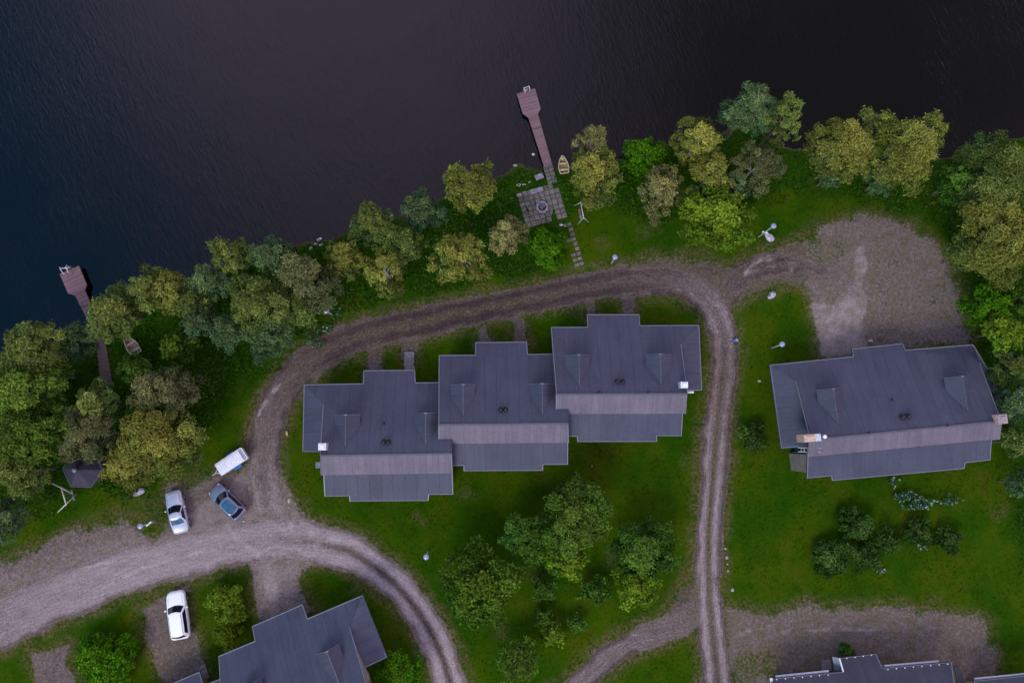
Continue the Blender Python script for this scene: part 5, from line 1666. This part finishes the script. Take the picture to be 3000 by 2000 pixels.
def tree(name, label, x, y, r, kind, h=7.5, group=None, sq=1.0, rot=0.0, dens=1.0, low=.24, lobes=None, trunk=True, bark=None, seed=None, cat='tree', ragged=.25):
    """x, y, r in plan-sheet units: where the crown shows and how wide; h in metres"""
    seed = int(seed if seed is not None else (x * 31 + y * 17)) % 100000
    rs = np.random.default_rng(seed)
    zc = h * (low + (1 - low) * .5)
    C = D(x, y, zc)
    if group == G1: r *= 1.06
    R = r * K * .0335 * (H - zc) / H * 1.05
    av = h * (1 - low) * .5
    gz = ground_z(C.x, C.y)
    base = Vector((C.x, C.y, max(gz, WATER_Z - .3)))
    root = thing(name, label, cat, tuple(base), group)
    main, lit_tone, shade_tone, hl, hw = KIND[kind]
    # a few boughs, each carrying its own clumps of leaves
    cs, sn = math.cos(rot), math.sin(rot)
    axes = np.array([R, R * sq, av])
    nb = max(4, min(9, int(3 + R * 1.25)))
    ph0 = rs.uniform(0, 6.28)
    BC, BR = [np.array([rs.normal() * .08, rs.normal() * .08, .38])], [.52]
    for q_ in range(nb):
        a_ = ph0 + q_ * 6.28 / nb + rs.normal() * .22
        rr_ = rs.uniform(.46, .64) * (1 + ragged * rs.normal() * .3)
        BC.append(np.array([math.cos(a_) * rr_, math.sin(a_) * rr_, rs.uniform(-.42, .22)]))
        BR.append(rs.uniform(.34, .50) if ragged > .2 else rs.uniform(.44, .56))
    LC, lr, ltint, lval = [], [], [], []
    for bc, br in zip(BC, BR):
        nc = int(5 + 9 * br * min(1.6, R / 2.2))
        bt = rs.uniform(0, 1); bv = rs.uniform(.72, 1.25)
        k = np.arange(nc) + .5
        zz = 1 - 1.45 * k / nc
        ph = k * 2.39996 + rs.uniform(0, 6.28)
        rr = np.sqrt(np.maximum(0, 1 - zz ** 2))
        d_ = unit(np.stack([np.cos(ph) * rr, np.sin(ph) * rr, zz], 1) + rs.normal(size=(nc, 3)) * .22)
        rd = br * rs.uniform(.45, .85, (nc, 1)) * (1 + ragged * .5 * np.abs(rs.normal(size=(nc, 1))))
        for c_ in bc + d_ * rd * np.array([1, 1, .9]):
            LC.append(c_ * axes); lr.append(R * br * rs.uniform(.26, .46) * math.sqrt(min(1, .5 + .5 * sq)))
            ltint.append(np.clip(bt * .30 + rs.random() * .25 + (c_[2] + .55) * .50, 0, 1.2)); lval.append(bv * rs.uniform(.72, 1.28))  # tint rises with height: crown light and shade painted into leaf colour
    LC = np.array(LC); lr = np.maximum(np.array(lr), .24); ltint = np.array(ltint); lval = np.array(lval)
    LC[:, :2] = LC[:, :2] @ np.array([[cs, sn], [-sn, cs]])
    n = len(LC)
    Vs, Fs, Cs = [], [], []
    off = 0
    area = 4 * hl * hw * .5
    for i in range(n):
        m = int(dens * 4 * math.pi * lr[i] ** 2 / area * .76)
        m = min(max(m, 30), 900)
        d = unit(rs.normal(size=(m, 3)))
        d[:, 2] = np.where(d[:, 2] < -.35, -d[:, 2], d[:, 2])
        f = lr[i] * (1 - .75 * rs.random((m, 1)) ** 1.9) * (1 + .22 * np.maximum(0, rs.normal(size=(m, 1))))
        flat = np.array([1.08, 1.08, .85])
        pts = LC[i] + d * f * flat
        # drop leaves deep inside other clumps
        keep = np.ones(m, bool)
        for j in range(n):
            if j == i: continue
            if np.linalg.norm(LC[j] - LC[i]) > lr[i] * 1.6 + lr[j]: continue
            keep &= (np.linalg.norm((pts - LC[j]) / flat, axis=1) > lr[j] * .62)
        pts = pts[keep]; d = d[keep]; m = len(pts)
        if m == 0: continue
        od = unit(d + unit(LC[i:i + 1] + 1e-6) * .4)
        V, F = leaf_quads(pts, od, hl, hw, rs)
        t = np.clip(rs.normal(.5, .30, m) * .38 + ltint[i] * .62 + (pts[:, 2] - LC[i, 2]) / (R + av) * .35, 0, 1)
        c = np.where(t[:, None] > .48, np.array(main) + (np.array(lit_tone) - np.array(main)) * ((t[:, None] - .48) / .52), np.array(shade_tone) + (np.array(main) - np.array(shade_tone)) * (t[:, None] / .48))
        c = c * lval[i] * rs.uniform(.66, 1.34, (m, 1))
        Vs.append(V); Fs.append(F + off); off += len(V)
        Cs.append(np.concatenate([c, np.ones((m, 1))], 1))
    V = np.concatenate(Vs); F = np.concatenate(Fs); Cc = np.concatenate(Cs)
    lift = np.array([0, 0, zc - base.z])
    V = V + lift
    V[:, 2] = np.maximum(V[:, 2], .03)
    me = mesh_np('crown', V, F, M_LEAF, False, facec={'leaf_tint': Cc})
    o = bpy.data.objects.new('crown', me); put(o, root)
    # trunk with limbs
    mb = MB()
    tr_ = max(.07, min(.20, R * .055))
    fork = Vector((0, 0, max(.25, (zc - base.z) * .62)))
    topp = Vector((rs.normal() * .2, rs.normal() * .2, (zc - base.z) + av * .15))
    mb.tube([(0, 0, -.2), (0, 0, .15), fork, fork.lerp(topp, .5) + Vector((rs.normal() * .12, rs.normal() * .12, 0)), topp], [tr_ * 1.5, tr_ * 1.1, tr_ * .8, tr_ * .5, tr_ * .15], 7)
    order = np.argsort(-np.linalg.norm(LC[:, :2], axis=1))[:min(n, 14)]
    for i in order:
        e = Vector(LC[i] + lift); s_ = fork.lerp(topp, float(rs.uniform(0, .6)))
        e2_ = s_.lerp(e, .72)
        mid = s_.lerp(e, .36) + Vector((0, 0, .03 * (e - s_).length))
        mb.tube([s_, mid, e2_], [tr_ * .42, tr_ * .26, tr_ * .08], 5, cap=False)
    mb2 = mb
    WL = WLOC[root]
    mb2.v = [(a + WL.x, b + WL.y, c + WL.z) for a, b, c in mb2.v]
    mb2.build('trunk', bark or M_BARK, root, True)
    return root


G1 = 'trees along the lake shore'
S = [
 # x, y, r, kind, h, label, extra
 (82, 800, 68, 'olive', 8.5, 'big olive tree at the water edge just left of the left pier boardwalk', {}),
 (72, 905, 82, 'lawn', 9.0, 'broad green tree at the left edge, below the big olive tree', dict(dens=.9)),
 (45, 1005, 78, 'lawn', 9.0, 'dark green tree at the left edge above the olive one beside the hut', {}),
 (52, 1082, 58, 'olive', 8.5, 'wide olive green tree leaning against the dark hut from the left', {}),
 (14, 1195, 50, 'teal', 7.0, 'grey green tree in the left edge nearest the gravel yard', {}),
 (180, 778, 46, 'teal', 6.0, 'small grey green tree at the foot of the left pier', {}),
 (266, 720, 66, 'olive', 8.0, 'olive brown tree overhanging the right side of the left pier', {}),
 (312, 852, 40, 'green', 5.0, 'low green tree just below the old grey rowboat', {}),
 (382, 900, 78, 'brown', 8.0, 'feathery brown tree reaching right towards the wild grass slope', dict(sq=.62, rot=-.1, dens=.7, ragged=.6)),
 (218, 918, 50, 'olive', 8.0, 'olive green tree at the lower end of the left boardwalk', {}),
 (206, 996, 60, 'brown', 8.5, 'greyish brown tree standing right above the dark hut', dict(dens=.85, ragged=.5)),
 (368, 1008, 82, 'gold', 8.0, 'golden green tree nearest the track in the left wood', dict(ragged=.5)),
 (296, 1068, 60, 'gold', 7.0, 'golden brown tree touching the right side of the dark hut', dict(sq=.8)),
 (345, 668, 52, 'olive', 7.5, 'yellowish tree at the lake beside the olive brown one by the left pier', {}),
 (402, 672, 48, 'gold', 7.5, 'yellow tipped tree at the lake left of a round grey green tree', {}),
 (486, 645, 46, 'teal', 7.5, 'round grey green lakeside tree left of the mossy green crown', {}),
 (532, 588, 48, 'olive', 7.5, 'mossy dark olive crown jutting into the lake', {}),
 (626, 590, 50, 'teal', 7.5, 'pale grey green crown at the lake left of the shore gap with stones', {}),
 (700, 650, 70, 'brown', 8.0, 'grey brown crown just below the shore gap with stones', dict(ragged=.4)),
 (592, 700, 66, 'olive', 8.5, 'olive tree in the middle of the wood with a golden left rim', {}),
 (672, 705, 55, 'olive', 7.0, 'olive gold tree above the lamp post at the bend', {}),
 (528, 760, 48, 'teal', 6.5, 'teal grey tree at the lower edge of the wood', {}),
 (612, 768, 62, 'teal', 7.0, 'teal olive tree at the lower edge of the wood nearest the track', {}),
 (456, 740, 44, 'teal', 6.5, 'small teal tree between the rowboat clearing and the lower wood edge', {}),
 (410, 790, 40, 'dark', 4.0, 'low dark green tree in the gap beside the old rowboat', {}),
 (792, 592, 48, 'gold', 7.0, 'golden tree right of the shore gap with stones', {}),
 (852, 520, 54, 'olive', 7.5, 'green olive crown at the lake, tallest right of the shore gap', {}),
 (886, 622, 52, 'gold', 7.5, 'golden tree hanging down to the lawn above the west unit', dict(sq=1.15)),
 (930, 565, 46, 'olive', 7.0, 'olive gold crown between two golden trees above the row', {}),
 (975, 485, 46, 'teal', 7.0, 'teal and gold crown at the lake left of the rounded golden one', dict(sq=1.1)),
 (1080, 428, 57, 'gold', 7.0, 'rounded golden crown at the lake left of the patio lawn', {}),
 (1058, 592, 62, 'gold', 7.5, 'bright golden spreading tree on the lawn left of the patio', dict(ragged=.4)),
 (1163, 545, 46, 'pale', 6.5, 'buff coloured round tree touching the southwest patio corner', dict(sq=1.1)),
 (1360, 398, 60, 'gold', 8.5, 'tall golden tree right of the yellow rowboat', dict(sq=1.35, rot=0.0)),
 (1358, 325, 42, 'pale', 9.0, 'thin pale crown rising out over the lake behind the tall golden tree', dict(dens=.55, ragged=.7)),
 (1484, 360, 54, 'bright', 4.0, 'vivid green rounded bush tree between two lakeside golden trees', dict(low=.1)),
 (1606, 322, 58, 'gold', 7.5, 'golden crown at the lake right of the vivid green bush tree', dict(sq=1.15)),
 (1716, 258, 62, 'teal', 11.0, 'tallest dark green crown reaching farthest out over the lake', {}),
 (1796, 280, 48, 'olive', 10.5, 'olive gold crown against the right of the tallest dark green one', dict(sq=1.35)),
 (1738, 380, 54, 'brown', 8.5, 'grey crown with brown tip below the tallest dark green one', dict(sq=1.25)),
 (1518, 445, 52, 'pale', 7.0, 'buff gold tree at the left of the crown group on the lawn', dict(sq=1.15)),
 (1626, 412, 50, 'gold', 7.0, 'golden crown in the middle of the group above the lime maple', {}),
 (1690, 425, 42, 'teal', 6.0, 'teal crown tucked between the lime maple and the brown tipped one', {}),
 (1645, 505, 80, 'lime', 7.5, 'large lime green maple at the edge of the lawn above the track', dict(sq=.88)),
 (1932, 335, 76, 'gold', 8.0, 'square golden crown right of the shore stones in the upper right', dict(sq=1.1)),
 (2072, 345, 80, 'gold', 8.5, 'wide golden crown reaching right over the lake in the upper right', dict(sq=1.2, ragged=.5)),
 (2130, 292, 36, 'gold', 8.0, 'small bright yellow crown tip over the lake, rightmost before open water', dict(dens=.8)),
 (1905, 405, 36, 'teal', 5.0, 'small teal tree under the left foot of the square golden crown', {}),
 (2022, 415, 40, 'teal', 5.0, 'teal green tree below the wide golden crown', {}),
 (2280, 395, 84, 'olive', 8.0, 'broad olive gold tree at the right edge by the lake', {}),
 (2190, 420, 46, 'green', 6.0, 'green tree left of the broad olive gold one at the right edge', {}),
 (2290, 560, 98, 'gold', 9.0, 'huge golden green tree at the right edge above the parking ground', {}),
 (2215, 585, 36, 'teal', 6.0, 'small teal tree at the upper right rim of the parking ground', {}),
 (2262, 705, 52, 'bright', 6.5, 'vivid green tree on the right rim of the parking ground', {}),
 (2302, 762, 52, 'lime', 7.0, 'lime green tree at the back corner of the right house', {}),
 (2325, 842, 46, 'olive', 7.5, 'olive tree crowding the right end of the right house', {}),
 (2335, 925, 50, 'teal', 8.0, 'grey green tree beside the right chimney of the right house', {}),
 (2338, 1015, 42, 'olive', 7.0, 'olive tree at the right edge below the right chimney', {}),
 (2346, 1110, 32, 'teal', 5.5, 'grey green tree at the right edge, lowest of that row', {}),
 (118, 862, 44, 'lawn', 6.5, 'green tree left of the left pier boardwalk below two lakeside crowns', {}),
 (135, 985, 55, 'lawn', 7.0, 'green tree filling the wood between the left edge and the grey brown crown', {}),
 (130, 1035, 40, 'dark', 6.0, 'dark green tree just above and left of the hut', {}),
 (445, 700, 42, 'olive', 7.0, 'olive crown behind the small teal tree by the rowboat clearing', {}),
 (560, 650, 44, 'dark', 6.0, 'dark green crown in the deep gap below the mossy lakeside one', {}),
 (330, 950, 40, 'green', 5.5, 'green tree under the feathery brown one', {}),
 (2000, 365, 42, 'green', 6.0, 'green crown between the two big golden crowns in the upper right', {}),
 (2350, 690, 36, 'dark', 7.0, 'dark tree in the deep shade at the right edge', {}),
]
for x, y, r, k, h, lab, ex in S:
    tree('tree', lab, x, y, r, k, h, G1, bark=M_BARK_PALE if k in ('gold', 'pale', 'brown') else M_BARK, **ex)

G2 = 'trees on the lawn behind the row'
for x, y, r, k, h, lab, ex in [
 (1320, 1178, 76, 'lawn', 7.5, 'tall olive green tree nearest the row, top of the lawn group', dict(ragged=.5)),
 (1216, 1235, 64, 'green', 5.5, 'green tree at the left of the lawn group', {}),
 (1300, 1240, 50, 'green', 5.5, 'shaded green tree in the centre of the lawn group', {}),
 (1304, 1285, 50, 'lime', 5.0, 'lime yellow crown at the bottom of the lawn group', dict(sq=.85)),
 (1094, 1352, 90, 'dark', 6.0, 'large dark big leaved tree inside the curve of the lower track', dict(dens=.8, ragged=.5)),
 (1482, 1262, 82, 'green', 5.5, 'wide green tree on the right of the lawn near the straight track', dict(sq=.82, rot=.15)),
 (1468, 1342, 54, 'lime', 5.0, 'lime yellow crown hanging over the diagonal track', {}),
 (918, 1540, 52, 'bright', 4.0, 'green tree at the bottom edge beside the angled house', dict(low=.15)),
 (1188, 1518, 54, 'lawn', 4.0, 'thin dark olive tree at the bottom edge of the lawn', dict(dens=.6, low=.12, ragged=.6)),
]:
    tree('tree', lab, x, y, r, k, h, G2, **{'dens': 1.2, **ex})
for x, y, r, k, h, lab, ex in [
 (1249, 1352, 30, 'green', 2.2, 'loose green sapling right of the large dark tree', dict(dens=.6)),
 (1368, 1358, 38, 'green', 2.4, 'loose green sapling left of the lime crown by the diagonal track', dict(dens=.6, sq=.8)),
 (1268, 1460, 32, 'lime', 2.5, 'yellow green sapling above the thin dark olive tree', dict(dens=.65)),
 (1248, 1422, 24, 'green', 1.8, 'dim green sapling touching the yellow green one from above', dict(dens=.6)),
 (1322, 1432, 20, 'green', 1.4, 'sparse small sapling right of the yellow green one', dict(dens=.35)),
]:
    tree('sapling', lab, x, y, r, k, h, 'saplings on the lawn', low=.08, cat='sapling', **ex)
for x, y, r, k, h, lab, ex in [
 (516, 1378, 38, 'hedge', 2.4, 'upper clump of the yellow green bush row beside the white car', dict(sq=1.0)),
 (528, 1412, 36, 'hedge', 2.3, 'middle clump of the yellow green bush row beside the white car', dict(sq=.9)),
 (524, 1450, 36, 'hedge', 2.3, 'lower clump of the yellow green bush row beside the white car', {}),
 (220, 1500, 44, 'bright', 2.4, 'left half of the rich green bush in the bottom left lawn', {}),
 (268, 1502, 42, 'bright', 2.4, 'right half of the rich green bush in the bottom left lawn', {}),
 (246, 1540, 52, 'bright', 2.4, 'bottom part of the rich green bush in the bottom left lawn', {}),
 (1258, 568, 48, 'bright', 2.2, 'bright green bush growing over the south corner of the patio', {}),
 (1963, 1206, 44, 'blue', 1.9, 'largest dark bush on the right lawn, top of the cluster', {}),
 (1906, 1280, 42, 'blue', 1.8, 'dark bush at the lower left of the right lawn cluster', {}),
 (1990, 1278, 36, 'blue', 1.6, 'dark bush at the bottom middle of the right lawn cluster', {}),
 (2042, 1242, 34, 'blue', 1.6, 'dark bush in the middle of the right lawn cluster', dict(dens=.8)),
 (2110, 1222, 34, 'blue', 1.6, 'dark bush second from the right in the lawn cluster', {}),
 (2176, 1236, 34, 'blue', 1.6, 'dark bush at the right end of the lawn cluster', {}),
 (1731, 1003, 36, 'blue', 1.5, 'loose grey green bush left of the right house', dict(dens=.55)),
 (1945, 1498, 16, 'green', .9, 'small green bush against the porch of the bottom right house', {}),
]:
    tree('bush', lab, x, y, r, k, h, 'bushes on the lawns', low=.02, cat='bush', ragged=.08, **{'dens': 1.35, **ex})

# ------------------------------------------------------------------ ground cover
def scatter_mesh(name, label, Pn, cols, hl, hw, seed, jit=.9, up=.8):
    rs = np.random.default_rng(seed)
    V, F = leaf_quads(Pn, unit(rs.normal(size=Pn.shape) + np.array([0, 0, .8])), hl, hw, rs, up, jit)
    me = mesh_np(name, V, F, M_LEAF, False, facec={'leaf_tint': np.concatenate([cols, np.ones((len(cols), 1))], 1)})
    o = bpy.data.objects.new(name, me); put(o); tag(o, label, kind='stuff')
    return o

rs = np.random.default_rng(99)
n = 170000
px = rs.uniform(-58, 62, n); py = rs.uniform(-31, 34, n)
sdp = sdpoly(px, py, LAND) - .3
rg = sdpoly(px, py, dl(ROUGH)) + (vnoise(px, py, 3.0, 41) - .5) * 3
hv = vnoise(px, py, 2.4, 42) * .6 + vnoise(px, py, .9, 43) * .4
keep = (sdp > 0) & (rg > 0) & (rs.random(n) < sstep(.22, .55, hv))
for quad in ([(1180, 440), (1262, 380), (1345, 610), (1290, 620), (1205, 540)], [(225, 780), (268, 760), (275, 895), (225, 895)], [(285, 770), (325, 770), (325, 835), (285, 835)], [(1270, 350), (1312, 350), (1312, 405), (1270, 405)]):
    keep &= ~inside(px, py, dl(quad))
px, py, hv = px[keep], py[keep], hv[keep]
hgt = .08 + rs.random(len(px)) * .75 * sstep(.35, .75, hv)
gz = np.array([ground_z(a, b) for a, b in zip(px, py)])
t = rs.random((len(px), 1)) * .6 + vnoise(px, py, 1.7, 44)[:, None] * .4
cA, cB, cC = np.array((.010, .044, .003)), np.array((.028, .078, .005)), np.array((.075, .095, .016))
cols = np.where(t < .6, cA + (cB - cA) * t / .6, cB + (cC - cB) * (t - .6) / .4) * rs.uniform(.7, 1.3, (len(px), 1))
scatter_mesh('undergrowth', 'wild herbs and tall grass under the shore trees', np.stack([px, py, gz + hgt], 1), cols, .17, .075, 5)

# white flowering herbs
fl, fc = [], []
def flowers(poly, n_, hmax, white=.45, seed=1):
    r2 = np.random.default_rng(seed)
    pts = dl(poly); xs2 = [p[0] for p in pts]; ys2 = [p[1] for p in pts]
    a = r2.uniform(min(xs2), max(xs2), n_); b = r2.uniform(min(ys2), max(ys2), n_)
    k = (sdpoly(a, b, pts) + (vnoise(a, b, .8, 51) - .5) * .8) > 0
    k &= vnoise(a, b, .55, 52) > .40
    a, b = a[k], b[k]
    z = .15 + r2.random(len(a)) * hmax
    w = (r2.random(len(a)) < white) & (z > hmax * .35)
    c = np.where(w[:, None], np.array((.22, .30, .24)), np.array((.03, .085, .025))) * r2.uniform(.7, 1.2, (len(a), 1))
    fl.append(np.stack([a, b, z], 1)); fc.append(c)
flowers([(2035, 1095), (2058, 1095), (2066, 1130), (2120, 1138), (2180, 1140), (2210, 1148), (2150, 1158), (2110, 1168), (2060, 1165), (2042, 1135)], 2600, .6, .34, 1)
flowers([(690, 790), (745, 800), (790, 700), (770, 685), (745, 740), (700, 770)], 1300, .5, .12, 2)
flowers([(1985, 1300), (2030, 1290), (2035, 1315), (2000, 1318)], 200, .3, .4, 3)
flowers([(2100, 1245), (2125, 1245), (2125, 1262), (2100, 1262)], 90, .3, .4, 4)
scatter_mesh('flowering_herbs', 'patches of white flowering herbs on the lawn and at the wood edge', np.concatenate(fl), np.concatenate(fc), .11, .085, 6)

# lawn tufts: short upright grass for a broken surface
n = 90000
px = rs.uniform(-58, 62, n); py = rs.uniform(-31, 30, n)
g_, *_ = road_masks(px, py)
keep = (sdpoly(px, py, LAND) > .5) & (g_ < .35) & (vnoise(px, py, 1.3, 61) * .6 + vnoise(px, py, .5, 62) * .4 > .45)
px, py = px[keep], py[keep]
m_ = len(px)
gz = np.array([ground_z(a, b) for a, b in zip(px, py)])
tt = vnoise(px, py, 3.5, 63)[:, None] * .6 + rs.random((m_, 1)) * .4
cA, cB = np.array((.016, .052, .0008)), np.array((.046, .072, .0015))
cols = (cA + (cB - cA) * tt) * rs.uniform(.75, 1.3, (m_, 1))
scatter_mesh('grass', 'short grass tufts covering the lawns', np.stack([px, py, gz + .05], 1), cols, .11, .035, 8, jit=1.0, up=.5)
# ------------------------------------------------------------------ light and sky
SUN_AZ = math.radians(207)        # compass-like angle from +Y towards +X: light from lower left
SUN_EL = math.radians(43)
sd_ = Vector((math.sin(SUN_AZ) * math.cos(SUN_EL), math.cos(SUN_AZ) * math.cos(SUN_EL), math.sin(SUN_EL)))
sun_data = bpy.data.lights.new('sun', 'SUN')
sun_data.energy = 2.4
sun_data.angle = math.radians(28)
sun_data.color = (1.0, .93, .80)
sun = bpy.data.objects.new('sun', sun_data)
COL.objects.link(sun)
sun.rotation_euler = (-sd_).to_track_quat('-Z', 'Y').to_euler()
sun.location = sd_ * 200

w = bpy.data.worlds.new('World')
SC.world = w
w.use_nodes = True
nt = w.node_tree
nt.nodes.clear()
out = nt.nodes.new('ShaderNodeOutputWorld')
sky = nd(nt, 'ShaderNodeTexSky', sky_type='NISHITA')
sky.sun_disc = False
sky.sun_elevation = SUN_EL
sky.sun_rotation = SUN_AZ
sky.altitude = 100; sky.air_density = 1.0; sky.dust_density = 1.6; sky.ozone_density = 2.0
# cloud deck over the blue: overcast above the yard, thinner and bluer to the west
dirv = nd(nt, 'ShaderNodeTexCoord').outputs['Generated']
sp = nd(nt, 'ShaderNodeSeparateXYZ', {0: dirv})
zz = mth(nt, 'MAXIMUM', sp.outputs[2], .05)
cx_ = mth(nt, 'DIVIDE', sp.outputs[0], zz); cy_ = mth(nt, 'DIVIDE', sp.outputs[1], zz)
pv = nd(nt, 'ShaderNodeCombineXYZ', {0: cx_, 1: cy_, 2: 0}).outputs[0]
n1 = noise(nt, pv, 1.7, 4, .5)
wob = mth(nt, 'MULTIPLY', mth(nt, 'SUBTRACT', n1, .5), .30)
west = mr(nt, mth(nt, 'ADD', cx_, mth(nt, 'ADD', mth(nt, 'MULTIPLY', cy_, .62), wob)), -.36, -.02, 0, 1)
deep = mth(nt, 'MULTIPLY', mr(nt, mth(nt, 'ADD', cx_, wob), -.12, .34, 1.0, 0.0), mr(nt, cy_, .10, .60, .30, 1.0))
deep = mth(nt, 'MAXIMUM', deep, mth(nt, 'MAXIMUM', mr(nt, cx_, .75, 1.4), mr(nt, cy_, .0, -.6)))  # unseen east and south sky brightened to add light
cloud = mixc(nt, deep, (3.6, 3.6, 4.0), (18.5, 16.0, 23.5))
blue = mixc(nt, .85, sky.outputs[0], (1.2, 6.0, 12.5))
skyc = mixc(nt, west, blue, cloud)
low = mr(nt, sp.outputs[2], .05, .40, 0, 1)
skyc = mixc(nt, low, (11.0, 10.0, 13.5), skyc)
bg = nd(nt, 'ShaderNodeBackground', {'Color': skyc, 'Strength': .084})
nt.links.new(bg.outputs[0], out.inputs[0])

SC.view_settings.view_transform = 'Standard'
SC.view_settings.look = 'None'
SC.view_settings.exposure = 0.0
SC.view_settings.gamma = 1.0
SC.render.engine = 'CYCLES'
SC.cycles.max_bounces = 6
SC.cycles.diffuse_bounces = 2
SC.cycles.glossy_bounces = 2
SC.cycles.transmission_bounces = 2
SC.cycles.transparent_max_bounces = 6
SC.cycles.caustics_reflective = False
SC.cycles.caustics_refractive = False
SC.cycles.use_denoising = True
